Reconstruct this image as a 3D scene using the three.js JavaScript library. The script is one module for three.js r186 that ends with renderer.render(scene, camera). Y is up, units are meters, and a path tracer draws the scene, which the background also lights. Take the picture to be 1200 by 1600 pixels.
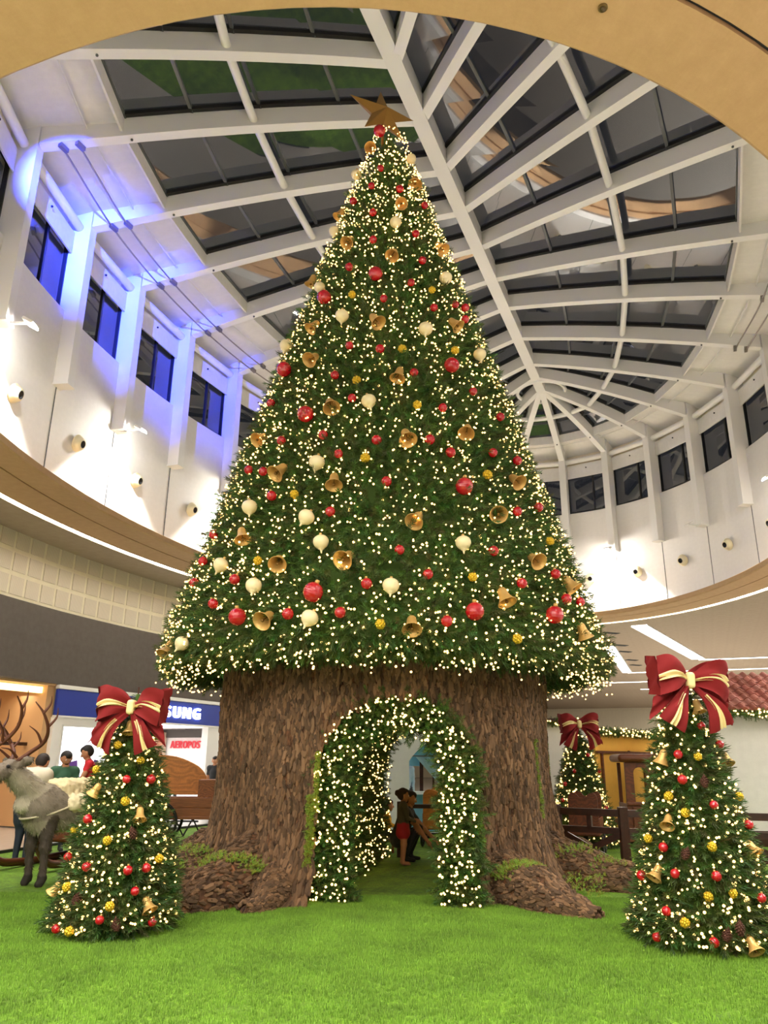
import * as THREE from 'three';
import { mergeGeometries, mergeVertices } from 'three/addons/utils/BufferGeometryUtils.js';
import { RoundedBoxGeometry } from 'three/addons/geometries/RoundedBoxGeometry.js';
import { RectAreaLightUniformsLib } from 'three/addons/lights/RectAreaLightUniformsLib.js';
import { FontLoader } from 'three/addons/loaders/FontLoader.js';
import { TextGeometry } from 'three/addons/geometries/TextGeometry.js';
import { ImprovedNoise } from 'three/addons/math/ImprovedNoise.js';

// ---------- camera, sky, exposure ----------
RectAreaLightUniformsLib.init();
const RAD = Math.PI / 180;
const renderer = new THREE.WebGLRenderer({ antialias: true });
renderer.toneMapping = THREE.LinearToneMapping;
renderer.toneMappingExposure = 1.12;
renderer.shadowMap.enabled = true;
const scene = new THREE.Scene();
scene.background = new THREE.Color().setRGB(0.012, 0.013, 0.016);       // night outside the glass roof
const camera = new THREE.PerspectiveCamera(2 * Math.atan(800 / 1200) / RAD, 0.75, 0.1, 300);
camera.position.set(0, 1.6, 0);
camera.rotation.order = 'YXZ';
camera.rotation.set(18 * RAD, 0, 0.5 * RAD);

// light levels
const FLOOD = 78, FLOOD_GLOW = 30, LINE = 26, SLOT = 26, BULB = 5.5, BLUE = 3000, SHOP = 3.2;

// ---------- the hall's own axes: al runs along the ridge, pe across it ----------
const AZ = 22 * RAD, SA = Math.sin(AZ), CA = Math.cos(AZ);
const V = (x, y, z) => new THREE.Vector3(x, y, z);
const E = (al, pe, h) => V(3.31 + al * SA + pe * CA, h, -(20.66 + al * CA - pe * SA));
const HALL = { x0: -2.7, Af: 13.6, An: 14.6, B: 8.6 };       // inner face of the columns
const RING = { x0: -3.5, Af: 13.3, An: 13.5, B: 7.8 };       // edge of the ceiling opening
const FACE = { x0: -3, Af: 16.5, An: 16.5, B: 10.8 };        // shop facade
function ell(S, t, off = 0, h = 0) {
  const c = Math.cos(t), s = Math.sin(t), p = c < 0 && s > 0 ? 2 / 2.4 : 1;
  const A = (c > 0 ? S.Af : S.An) + off, B = S.B + off;
  return E(S.x0 + A * Math.sign(c) * Math.abs(c) ** p, B * Math.sign(s) * Math.abs(s) ** p, h);
}
const centreOf = S => E(S.x0, 0, 0);

// ---------- helpers ----------
function rng(seed) { let a = seed >>> 0; return () => { a = (a + 0x6D2B79F5) | 0; let t = Math.imul(a ^ (a >>> 15), 1 | a); t = (t + Math.imul(t ^ (t >>> 7), 61 | t)) ^ t; return ((t ^ (t >>> 14)) >>> 0) / 4294967296; }; }
const perlin = new ImprovedNoise();
const noise = (x, y = 0, z = 0) => perlin.noise(x + 31.7, y + 12.3, z + 57.1);
const fbm = (x, y, z) => noise(x, y, z) + 0.5 * noise(2.1 * x, 2.1 * y, 2.1 * z) + 0.25 * noise(4.3 * x, 4.3 * y, 4.3 * z);
const lerp = (a, b, t) => a + (b - a) * t, clamp = (x, a, b) => Math.min(b, Math.max(a, x));
const taken = {};
function numbered(name) { const n = taken[name] = (taken[name] ?? -1) + 1; return n ? `${name}_${String(n).padStart(3, '0')}` : name; }
function setData(o, label, category, group, kind) {
  o.userData.label = label; if (category) o.userData.category = category; if (group) o.userData.group = group; if (kind) o.userData.kind = kind; return o;
}
function plain(g) { g = g.index ? g.toNonIndexed() : g; for (const k of Object.keys(g.attributes)) if (!['position', 'normal', 'uv', 'color'].includes(k)) g.deleteAttribute(k); return g; }
function merge(list) {
  list = list.flat(9);
  if (list.length === 1) return list[0];
  list = list.map(plain);
  const col = list.some(g => g.attributes.color);
  for (const g of list) {
    const n = g.attributes.position.count;
    if (!g.attributes.uv) g.setAttribute('uv', new THREE.BufferAttribute(new Float32Array(n * 2), 2));
    if (!g.attributes.normal) g.computeVertexNormals();
    if (col && !g.attributes.color) g.setAttribute('color', new THREE.BufferAttribute(new Float32Array(n * 3).fill(1), 3));
    g.morphAttributes = {};
  }
  return mergeGeometries(list);
}
function obj(name, geos, mat, parent = scene) {
  const m = new THREE.Mesh(Array.isArray(geos) ? merge(geos) : geos, mat);
  m.name = parent === scene ? numbered(name) : name; m.castShadow = m.receiveShadow = true; parent.add(m); return m;
}
function thing(name, label, category, p = V(0, 0, 0), turn = 0, group, kind) {
  const o = new THREE.Group(); o.name = numbered(name); o.position.copy(p); o.rotation.y = turn; scene.add(o); return setData(o, label, category, group, kind);
}
const struct = (name, geos, mat, label, category) => setData(obj(name, geos, mat), label, category, null, 'structure');
const structGroup = (name, label, category) => thing(name, label, category, V(0, 0, 0), 0, null, 'structure');
function boxUV(g, w, h, d) { const u = g.attributes.uv, n = g.attributes.normal; for (let i = 0; i < u.count; i++) { const nx = Math.abs(n.getX(i)), ny = Math.abs(n.getY(i)); u.setXY(i, u.getX(i) * (nx > 0.7 ? d : w), u.getY(i) * (ny > 0.7 ? d : h)); } return g; }
function box(w, h, d, x = 0, y = 0, z = 0, rx = 0, ry = 0, rz = 0) {
  const g = boxUV(new THREE.BoxGeometry(w, h, d), w, h, d); if (rx || ry || rz) g.applyMatrix4(new THREE.Matrix4().makeRotationFromEuler(new THREE.Euler(rx, ry, rz))); return g.translate(x, y, z);
}
function rbox(w, h, d, r, x = 0, y = 0, z = 0, rx = 0, ry = 0, rz = 0) {
  const g = new RoundedBoxGeometry(w, h, d, 2, Math.min(r, w / 2.01, h / 2.01, d / 2.01)); if (rx || ry || rz) g.applyMatrix4(new THREE.Matrix4().makeRotationFromEuler(new THREE.Euler(rx, ry, rz))); return g.translate(x, y, z);
}
function beam(p, q, w, d, up = V(0, 1, 0)) {            // box along p-q, w across, d in the up direction
  const x = q.clone().sub(p), L = x.length(); x.normalize(); const z = x.clone().cross(up).normalize(), y = z.clone().cross(x);
  const g = boxUV(new THREE.BoxGeometry(L, d, w), L, d, w); g.applyMatrix4(new THREE.Matrix4().makeBasis(x, y, z).setPosition(p.clone().add(q).multiplyScalar(0.5))); return g;
}
function bar(p, q, r1, r2 = r1, seg = 8) {
  const d = q.clone().sub(p), L = d.length(); const g = new THREE.CylinderGeometry(r2, r1, L, seg);
  g.applyQuaternion(new THREE.Quaternion().setFromUnitVectors(V(0, 1, 0), d.normalize())); const c = p.clone().add(q).multiplyScalar(0.5); return g.translate(c.x, c.y, c.z);
}
const tube = (pts, r, seg = 6, n = pts.length * 6, closed = false) => new THREE.TubeGeometry(new THREE.CatmullRomCurve3(pts, closed), n, r, seg, closed);
function taperTube(pts, radii, seg = 8, n = 24) {         // smooth tube whose radius follows the list
  const c = new THREE.CatmullRomCurve3(pts), g = new THREE.TubeGeometry(c, n, 1, seg, false), P = g.attributes.position, N = g.attributes.normal;
  for (let i = 0; i <= n; i++) { const k = i / n * (radii.length - 1), j = Math.min(radii.length - 2, Math.floor(k)), r = lerp(radii[j], radii[j + 1], k - j), o = c.getPointAt(i / n);
    for (let s = 0; s <= seg; s++) { const a = i * (seg + 1) + s; P.setXYZ(a, o.x + N.getX(a) * r, o.y + N.getY(a) * r, o.z + N.getZ(a) * r); } }
  return g;
}
const lathe = (pts, seg = 20) => new THREE.LatheGeometry(pts.map(p => new THREE.Vector2(p[0], p[1])), seg);
const sphere = (r, x = 0, y = 0, z = 0, a = 14, b = 10) => new THREE.SphereGeometry(r, a, b).translate(x, y, z);
function quad(p0, p1, p2, p3) {
  const g = new THREE.BufferGeometry(); const L = p0.distanceTo(p1), W = p1.distanceTo(p2);
  g.setAttribute('position', new THREE.Float32BufferAttribute([p0, p1, p2, p0, p2, p3].flatMap(p => [p.x, p.y, p.z]), 3));
  g.setAttribute('uv', new THREE.Float32BufferAttribute([0, 0, L, 0, L, W, 0, 0, L, W, 0, W], 2)); g.computeVertexNormals(); return g;
}
function slabQuad(p0, p1, p2, p3, t) {                    // a quad with thickness t downwards along its normal
  const n = p1.clone().sub(p0).cross(p3.clone().sub(p0)).normalize().multiplyScalar(t), b = [p0, p1, p2, p3].map(p => p.clone().sub(n));
  return merge([quad(p0, p1, p2, p3), quad(b[3], b[2], b[1], b[0]), quad(p0, b[0], b[1], p1), quad(p1, b[1], b[2], p2), quad(p2, b[2], b[3], p3), quad(p3, b[3], b[0], p0)]);
}
function band(S, t0, t1, seg, prof) {                     // a profile of (offset, height) carried round an oval
  const g = [], pos = [], uv = []; let acc = 0;
  for (let i = 0; i < seg; i++) {
    const a = lerp(t0, t1, i / seg), b = lerp(t0, t1, (i + 1) / seg), len = ell(S, a).distanceTo(ell(S, b)); let v = 0;
    for (let j = 0; j < prof.length - 1; j++) {
      const [o0, h0] = prof[j], [o1, h1] = prof[j + 1], dv = Math.hypot(o1 - o0, h1 - h0);
      const p = [ell(S, a, o0, h0), ell(S, b, o0, h0), ell(S, b, o1, h1), ell(S, a, o1, h1)];
      for (const k of [0, 1, 2, 0, 2, 3]) { pos.push(p[k].x, p[k].y, p[k].z); uv.push(acc + (k === 1 || k === 2 ? len : 0), v + (k > 1 ? dv : 0)); }
      v += dv;
    }
    acc += len;
  }
  const G = new THREE.BufferGeometry(); G.setAttribute('position', new THREE.Float32BufferAttribute(pos, 3)); G.setAttribute('uv', new THREE.Float32BufferAttribute(uv, 2)); G.computeVertexNormals();
  return G;
}
function prism(shape, depth, bevel = 0) { return new THREE.ExtrudeGeometry(shape, { depth, bevelEnabled: bevel > 0, bevelThickness: bevel, bevelSize: bevel, bevelSegments: 1, curveSegments: 10 }); }
function poly(pts) { return new THREE.Shape(pts.map(p => new THREE.Vector2(p[0], p[1]))); }

// ---------- textures and materials ----------
function tex(w, h, fn, srgb = true, repeat = null) {
  const d = new Uint8Array(w * h * 4);
  for (let y = 0; y < h; y++) for (let x = 0; x < w; x++) { const c = fn(x / w, y / h, x, y), i = (y * w + x) * 4; d[i] = clamp(c[0], 0, 255); d[i + 1] = clamp(c[1], 0, 255); d[i + 2] = clamp(c[2], 0, 255); d[i + 3] = 255; }
  const t = new THREE.DataTexture(d, w, h); t.wrapS = t.wrapT = THREE.RepeatWrapping; t.magFilter = THREE.LinearFilter; t.minFilter = THREE.LinearMipmapLinearFilter; t.generateMipmaps = true;
  if (srgb) t.colorSpace = THREE.SRGBColorSpace; if (repeat) t.repeat.set(...repeat); t.needsUpdate = true; return t;
}
function pnoise(u, v, f, seed = 0) {                      // noise that tiles over the unit square
  const a = u * 2 * Math.PI, b = v * 2 * Math.PI, r = f / 6.283; const n = (x, y) => noise(x, y, seed);
  return n(r * Math.cos(a) + 3 * seed, r * Math.cos(b) + 7) * 0.5 + n(r * Math.sin(a) - 5, r * Math.sin(b) + seed) * 0.5;
}
const std = (color, roughness = 0.7, extra = {}) => { const m = new THREE.MeshStandardMaterial({ roughness, ...extra }); if (Array.isArray(color)) m.color.setRGB(...color); else m.color.set(color); return m; };
const phys = (color, extra = {}) => { const m = new THREE.MeshPhysicalMaterial(extra); m.color.set(color); return m; };
const glow = (r, g, b, k) => { const m = new THREE.MeshStandardMaterial({ color: 0x222222, roughness: 0.5 }); m.emissive.setRGB(r, g, b); m.emissiveIntensity = k; return m; };
const R0 = rng(7);
const grainTex = (base, amp, seed) => tex(256, 256, (u, v, x, y) => { const g = pnoise(u, v, 9, seed) * amp + pnoise(u, v, 40, seed + 3) * amp * 0.6 + (R0() - 0.5) * amp * 0.6; return base.map(c => c + g); });
function woodTex(base, seed, dark = 0.55) {
  return tex(256, 256, (u, v) => { const w = pnoise(u, v, 6, seed) * 0.25, s = Math.sin((v + w) * 60) * 0.5 + 0.5, f = pnoise(u * 0.3 % 1, v, 90, seed + 2) * 0.8, k = 1 - (1 - dark) * clamp(s * 0.45 + f * 0.6 + 0.2, 0, 1); return base.map(c => c * k); });
}
const bumpTex = tex(256, 256, (u, v) => { const g = 128 + pnoise(u, v, 20, 2) * 90 + pnoise(u, v, 70, 5) * 60 + (R0() - 0.5) * 30; return [g, g, g]; }, false);
const M = {
  white: std(0xffffff, 0.6, { map: grainTex([228, 226, 222], 5, 1) }),
  whiteMetal: std(0xe6e5e2, 0.35, {}),
  panel: std(0xffffff, 0.7, { map: grainTex([226, 224, 220], 6, 4) }),
  soffit: std(0xffffff, 0.75, { map: grainTex([194, 156, 112], 7, 2), bumpMap: bumpTex, bumpScale: 0.001 }),
  ceiling: std(0xffffff, 0.75, { map: grainTex([166, 148, 126], 8, 6) }),
  cream: std(0xffffff, 0.75, { map: grainTex([226, 216, 192], 6, 3) }),
  perforated: std(0xffffff, 0.85, { map: tex(128, 128, (u, v, x, y) => { const d = Math.hypot(x % 8 - 4, y % 8 - 4) < 1.9 ? 0.72 : 1; return [216 * d, 204 * d, 186 * d]; }, true, [2, 2]) }),
  fascia: std(0xffffff, 0.8, { map: grainTex([92, 84, 79], 7, 8) }),
  floor: std(0xffffff, 0.18, { map: grainTex([214, 210, 204], 6, 9) }),
  dark: std(0x17181a, 0.45), darkGrey: std(0x55585a, 0.5), gasket: std(0x0b0b0c, 0.5),
  steel: std(0x8b8580, 0.35, { metalness: 0.85 }), black: std(0x0a0a0a, 0.5),
  glass: phys(0xffffff, { transmission: 1, thickness: 0, roughness: 0.02, ior: 2.1 }),
  shopGlass: phys(0xffffff, { transmission: 1, thickness: 0, roughness: 0.01, ior: 1.45 }),
  wood: std(0xffffff, 0.5, { map: woodTex([158, 92, 38], 3) }), woodLight: std(0xffffff, 0.5, { map: woodTex([205, 132, 58], 5, 0.7) }),
  woodDark: std(0xffffff, 0.38, { map: woodTex([66, 32, 20], 7) }), woodRed: std(0xffffff, 0.45, { map: woodTex([122, 62, 30], 9) }),
  velvet: phys(0x780207, { roughness: 0.85, sheen: 0.3, sheenRoughness: 0.5, sheenColor: new THREE.Color(0.5, 0.05, 0.06), side: THREE.DoubleSide }),
  satin: std(0xe8d59a, 0.45, { side: THREE.DoubleSide }),
  gold: std(0xd2ab66, 0.38, { metalness: 0.45 }), goldDark: std(0x7d5a24, 0.5, { metalness: 0.4 }), goldStar: std(0x9c7638, 0.45, { metalness: 0.6 }),
  creamBall: phys(0xf2e2b4, { roughness: 0.32, clearcoat: 0.5, clearcoatRoughness: 0.2 }),
  red: phys(0xb3061c, { roughness: 0.25, clearcoat: 0.9, clearcoatRoughness: 0.12 }),
  berry: std(0xd9b52e, 0.35, { metalness: 0.5 }), cone: std(0x4a2616, 0.8),
  bulb: glow(1, 0.6, 0.19, BULB), bulbNear: glow(1, 0.6, 0.19, BULB),
  moss: std(0x8fa51e, 0.9, { side: THREE.DoubleSide }),
  needle: std(0xffffff, 0.6, { side: THREE.DoubleSide }),
  core: std([0.05, 0.1, 0.015], 0.95),
};
// ---------- floor, turf, outer shell ----------
function hallPlate(shape, h0, depth) {                   // a shape drawn in (al, -pe), laid flat at height h0
  const g = new THREE.ExtrudeGeometry(shape, { depth, bevelEnabled: false, curveSegments: 8 });
  const m = new THREE.Matrix4().makeBasis(V(SA, 0, -CA), V(-CA, 0, -SA), V(0, 1, 0)).setPosition(E(0, 0, h0)); return g.applyMatrix4(m);
}
const rect = (a0, a1, p0, p1) => poly([[a0, -p0], [a1, -p0], [a1, -p1], [a0, -p1]]);
const ovalPts = (S, off, n = 120) => Array.from({ length: n }, (_, i) => { const t = i / n * 2 * Math.PI, c = Math.cos(t), s = Math.sin(t), p = c < 0 && s > 0 ? 2 / 2.4 : 1; return new THREE.Vector2(S.x0 + ((c > 0 ? S.Af : S.An) + off) * Math.sign(c) * Math.abs(c) ** p, -(S.B + off) * Math.sign(s) * Math.abs(s) ** p); });
const AL0 = -40, AL1 = 62, PE0 = -24, PE1 = 34;
struct('floor', hallPlate(rect(AL0, AL1, PE0, PE1), -0.3, 0.27), M.floor, 'pale polished mall floor around the green turf', 'floor');
{ // artificial turf: a pile of short blades on a green backing
  const turf = new THREE.Shape(); const S = { x0: -4, Af: 14, An: 17.5, B: 7.4 };
  turf.setFromPoints(ovalPts(S, 0, 160));
  const patch = tex(512, 512, (u, v) => { const a = pnoise(u, v, 5, 11), b = pnoise(u, v, 22, 12), c = pnoise(u, v, 120, 13), r = R0() - 0.5; const k = 1 + a * 0.22 + b * 0.22 + c * 0.35 + r * 0.34; return [106 * k + 10 * a, 148 * k, 28 * k]; }, true);
  const fine = tex(512, 512, (u, v) => { const g = 128 + pnoise(u, v, 120, 15) * 150 + (R0() - 0.5) * 160; return [g, g, g]; }, false);
  patch.repeat.set(0.5, 0.5); fine.repeat.set(0.9, 0.9);
  struct('ground', hallPlate(turf, -0.03, 0.03), std(0xffffff, 0.85, { map: patch, bumpMap: fine, bumpScale: 0.02 }), 'bright green artificial turf covering the hall floor', 'turf');
}
{ // the pile of the turf where single blades can be seen
  const r = rng(404), pos = [], N = 150000; for (let k = 0; k < 4; k++) { const a = k * 1.6 + 0.4, x = Math.cos(a) * 0.006, z = Math.sin(a) * 0.006, lx = Math.cos(a) * 0.013 + 0.004, lz = Math.sin(a) * 0.013; pos.push(x - z * 0.5, 0, z + x * 0.5, x + z * 0.5, 0, z - x * 0.5, lx, 0.024, lz); }
  const g = new THREE.BufferGeometry(); g.setAttribute('position', new THREE.Float32BufferAttribute(pos, 3)); g.computeVertexNormals();
  const im = new THREE.InstancedMesh(g, std(0xffffff, 0.8, { side: THREE.DoubleSide }), N), o = new THREE.Object3D(), c = new THREE.Color(); im.name = 'turf_pile';
  for (let k = 0; k < N; k++) { const D = lerp(3.9, 10.6, Math.sqrt(r())), x = (r() - 0.5) * (D * 0.92 + 1.2); o.position.set(x, -0.002, -D); o.rotation.y = r() * 6.3; o.scale.setScalar(0.7 + 0.7 * r()); o.updateMatrix(); im.setMatrixAt(k, o.matrix); const q = 0.75 + 0.5 * r() + 0.3 * noise(x * 2.2, D * 2.2); im.setColorAt(k, c.setRGB(0.155 * q, 0.3 * q, 0.024 * q)); }
  setData(im, 'short blades of the green turf in the foreground', 'turf', null, 'stuff'); im.receiveShadow = true; scene.add(im);
}
struct('wall_back', hallPlate(rect(AL0 - 0.3, AL0, PE0, PE1), 0, 7), M.cream, 'cream wall closing the mall behind the viewpoint', 'wall');
struct('wall_far', hallPlate(rect(AL1, AL1 + 0.3, PE0, PE1), 0, 7), M.cream, 'cream wall at the far end of the mall corridor', 'wall');
struct('wall_right', hallPlate(rect(AL0, AL1, PE1, PE1 + 0.3), 0, 7), M.cream, 'cream wall closing the mall on the right side', 'wall');
struct('wall_left', hallPlate(rect(AL0, AL1, PE0 - 0.3, PE0), 0, 7), M.cream, 'cream wall behind the shops on the left side', 'wall');
{ // ceiling with the oval opening
  const s = rect(AL0, AL1, PE0, PE1); s.holes.push(new THREE.Path(ovalPts(RING, 1.62, 140)));
  struct('ceiling', hallPlate(s, 6.9, 0.25), M.ceiling, 'flat beige mall ceiling around the oval opening', 'ceiling');
}
// ---------- ring round the opening ----------
const TAU = 2 * Math.PI;
struct('trim_1', band(RING, 0, TAU, 180, [[0.62, 6.94], [0.03, 6.94], [0, 6.97], [0, 7.1], [0.03, 7.12], [1.0, 7.12], [1.0, 7.2], [0.62, 7.2], [0.62, 6.94]]), M.soffit, 'beige rounded lip edging the oval ceiling opening', 'soffit');
struct('trim_2', band(RING, 0, TAU, 180, [[0.66, 6.94], [1.48, 6.92], [1.48, 7.05], [0.66, 7.05], [0.66, 6.94]]), M.soffit, 'beige soffit band behind the lip of the opening', 'soffit');
struct('trim_3', band(RING, 0, TAU, 180, [[0.6, 6.99], [0.7, 6.99], [0.7, 7.04], [0.6, 7.04], [0.6, 6.99]]), M.dark, 'dark shadow joint running round the soffit ring', 'joint');
struct('trim_4', band(RING, 0, TAU, 180, [[1.0, 7.1], [2.7, 7.12], [2.7, 7.3], [1.0, 7.3], [1.0, 7.1]]), M.white, 'white ledge at the foot of the upper wall', 'ledge');
{ // line of light round the soffit
  const t = thing('ring_light', 'thin white line light running round the soffit of the opening', 'light');
  obj('diffuser', band(RING, 0, TAU, 180, [[1.49, 6.95], [1.61, 6.95], [1.61, 7.0], [1.49, 7.0], [1.49, 6.95]]), glow(1, 0.93, 0.8, LINE), t);
  for (let i = 0; i < 28; i++) {
    const a = (i + 0.5) / 28 * TAU, p = ell(RING, a, 1.55, 6.93), q = ell(RING, a + 0.01, 1.55, 6.93), L = new THREE.RectAreaLight(new THREE.Color(1, 0.93, 0.8), LINE * 0.7, 2.4, 0.12);
    L.position.copy(p); L.rotation.order = 'YXZ'; L.rotation.y = Math.atan2(-(q.z - p.z), q.x - p.x); L.rotation.x = -Math.PI / 2; t.add(L); L.name = 'ring_lamp';
  }
}
// ceiling slots of light along and across the corridor, in and out of view
function slot(a0, p0, a1, p1, w, label, k = SLOT) {
  const t = thing('ceiling_light', label, 'light', V(0, 0, 0), 0, 'linear ceiling lights');
  const p = E(a0, p0, 6.89), q = E(a1, p1, 6.89), L = p.distanceTo(q);
  obj('diffuser', beam(p, q, w, 0.03), glow(1, 0.95, 0.86, Math.min(k, 9)), t);
  obj('frame', [[-1, 0], [1, 0]].map(([s]) => { const d = q.clone().sub(p).normalize(), n = V(-d.z, 0, d.x).multiplyScalar(s * (w / 2 + 0.03)); return beam(p.clone().add(n), q.clone().add(n), 0.05, 0.06); }), M.whiteMetal, t);
  const r = new THREE.RectAreaLight(new THREE.Color(1, 0.95, 0.86), k, L, w); const c = p.clone().add(q).multiplyScalar(0.5); r.position.set(c.x, 6.86, c.z); r.rotation.order = 'YXZ'; r.rotation.y = Math.atan2(-(q.z - p.z), q.x - p.x); r.rotation.x = -Math.PI / 2; r.name = 'slot_lamp'; t.add(r);
}
slot(12.0, 2.7, 23.7, 4.8, 0.62, 'wide slanting ceiling light starting beside the ring, above the right bow');
slot(17.6, 0.9, 29.2, 0.7, 0.5, 'slanting ceiling light just right of the big tree\'s lower edge');
slot(24, 4.8, 24, 24, 0.34, 'nearest long ceiling light running across the corridor');
slot(29.3, 0.7, 29.3, 24, 0.34, 'second long ceiling light running across the corridor');
slot(35.2, -1, 35.2, 24, 0.34, 'third long ceiling light running across the corridor');
slot(41, 0.6, 41, 14, 0.34, 'fourth ceiling light across the corridor, above the back tree');
slot(46, 1.4, 46, 14, 0.34, 'fifth ceiling light across the corridor, above the back tree');
slot(52, 2, 52, 14, 0.3, 'sixth ceiling light across the corridor, farthest but one');
slot(57, 2.4, 57, 14, 0.3, 'seventh and farthest ceiling light across the corridor');
for (const [a, i] of [[-20, 'first'], [-24, 'second'], [-28, 'third'], [-32, 'fourth']]) slot(a, -9, a, 12, 0.5, `${i} long ceiling light behind the viewpoint`, SLOT * 1.1);
for (const [p, i] of [[12, 'nearer'], [18, 'farther']]) slot(-14, p, 6, p, 0.5, `${i} long ceiling light beyond the right edge of the hall`);

// ---------- columns, upper wall, clerestory windows ----------
const T_COL = [], L_T = [-81.8, -92.55, -102.9, -113.1, -124.4];
for (let k = 0; k <= 5; k++) T_COL.push(1.5 + 12.12 * k);                               // right of the far end
for (let k = 1; k < 13; k++) T_COL.push(62.1 + (225.2 - 62.1) / 13 * k); T_COL.push(225.2);          // round the near end
for (let k = 4; k >= 0; k--) T_COL.push(360 + L_T[k]);                                  // left side
for (let k = 1; k < 7; k++) T_COL.push(278.2 + 83.3 / 7 * k);                           // back to the far end
const NC = T_COL.length;
const nodeOf = {}, NODES = [-6.7, -4.95, -3.3, -1.6, 0.05, 1.75, 3.8, 5.8, 6.95, 8.1];
{ // ridge node of every column: n7 for the sixth from the end, and so on to the near hub
  const seq = [8.1, 8.1, 8.1, 6.95, 5.8, 3.8, 1.75, 0.05, -1.6, -3.3, -4.95, -6.7, -8.4, -10.1];
  for (let i = 0; i < NC; i++) { const d = Math.min(i, NC - i); nodeOf[i] = d < seq.length ? seq[d] : -11.8; }
}
const tOf = i => T_COL[(i + NC) % NC] * RAD;
const tan = i => { const p = ell(HALL, tOf(i) - 0.02), q = ell(HALL, tOf(i) + 0.02); return q.sub(p).normalize(); };
const colAt = (i, off, h) => { const p = ell(HALL, tOf(i), 0, h), t = tan(i), n = V(-t.z, 0, t.x); if (n.dot(p.clone().sub(E(HALL.x0, 0, h))) < 0) n.negate(); return p.add(n.multiplyScalar(off)); };
const H0 = 13.95, H1 = 16;
const ribPt = (i, s, dh = 0) => { const c = colAt(i, 0, 0), n = E(nodeOf[(i + NC) % NC], 0, 0); return V(lerp(c.x, n.x, s), H0 + (H1 - H0) * (s + 0.25 * s * (1 - s)) + dh, lerp(c.z, n.z, s)); };
const sideName = i => i === 0 ? 'at the far end' : i < NC / 2 ? `${ORD[i]} on the right from the far end` : `${ORD[NC - i]} on the left from the far end`;
const ORD = ['', 'first', 'second', 'third', 'fourth', 'fifth', 'sixth', 'seventh', 'eighth', 'ninth', 'tenth', 'eleventh', 'twelfth', 'thirteenth', 'fourteenth', 'fifteenth', 'sixteenth', 'seventeenth', 'eighteenth', 'nineteenth', 'twentieth', 'twenty-first', 'twenty-second', 'twenty-third', 'twenty-fourth', 'twenty-fifth', 'twenty-sixth', 'twenty-seventh', 'twenty-eighth', 'twenty-ninth', 'thirtieth', 'thirty-first', 'thirty-second', 'thirty-third', 'thirty-fourth', 'thirty-fifth', 'thirty-sixth', 'thirty-seventh', 'thirty-eighth', 'thirty-ninth', 'fortieth'];
const WALL = 0.36;
struct('wall_upper', band(HALL, 0, TAU, 200, [[WALL, 7.1], [WALL, 11.62], [WALL + 0.02, 11.64], [0.8, 11.64], [0.8, 7.1], [WALL, 7.1]]), M.white, 'white curved upper wall below the clerestory windows', 'wall');
function sweepRect(pts, w, d) {                           // box section carried along a bent line
  const g = []; for (let k = 0; k < pts.length - 1; k++) { const a = pts[k], b = pts[k + 1]; const D = V(b.x - a.x, 0, b.z - a.z).normalize(), n = V(-D.z, 0, D.x).multiplyScalar(w / 2), U = V(0, d, 0);
    const c = [a, b].map(p => [p.clone().sub(n), p.clone().add(n), p.clone().add(n).add(U), p.clone().sub(n).add(U)]);
    for (let j = 0; j < 4; j++) g.push(quad(c[0][j], c[1][j], c[1][(j + 1) % 4], c[0][(j + 1) % 4]));
    if (k === 0) g.push(quad(...c[0])); if (k === pts.length - 2) g.push(quad(...c[1])); }
  return merge(g);
}
for (let i = 0; i < NC; i++) {
  const w = 0.27, c0 = colAt(i, 0, 0), c1 = colAt(i, 0.62, 0), mid = h => { const p = c0.clone().lerp(c1, 0.5); p.y = h; return p; };
  const t = structGroup('column', `white wall column ${sideName(i)}`, 'column');
  const dir = c1.clone().sub(c0).normalize();
  obj('shaft', beam(mid(9.72), mid(14.5), w, 0.62, dir), M.whiteMetal, t);
  obj('end_plate', beam(mid(9.68), mid(9.72), w + 0.06, 0.68, dir), M.whiteMetal, t);
  const k = colAt(i, WALL - 0.012, 0); obj('wall_joint', bar(V(k.x, 7.15, k.z), V(k.x, 9.7, k.z), 0.012, 0.012, 6), M.darkGrey, t);
  const rb = structGroup('roof_beam', `white arched roof rib ${sideName(i)}`, 'beam');
  const pts = []; for (let s = 0; s <= 8; s++) pts.push(ribPt(i, s / 8)); obj('rib', sweepRect(pts, 0.24, 0.58), M.whiteMetal, rb);
  const hk = ribPt(i, 0.22, -0.03); obj('eye_bolt', sphere(0.03, hk.x, hk.y, hk.z, 8, 6), M.darkGrey, rb);
}
struct('roof_beam', sweepRect([E(-12, 0, H1 - 0.06), E(8.3, 0, H1 - 0.06)], 0.36, 0.55), M.whiteMetal, 'white ridge beam running the length of the glass roof', 'beam');
for (const [n, al, lab] of [[0, 8.1, 'white tube ring tying the ribs at the far hub']]) {
  const g = new THREE.TorusGeometry(0.95, 0.075, 10, 40).rotateX(Math.PI / 2), p = E(al, 0, H1 - 0.06); struct('roof_beam', g.translate(p.x, p.y, p.z), M.whiteMetal, lab, 'beam');
}
const BREAKS = [0.2, 0.37, 0.55, 0.77, 0.985];
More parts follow.
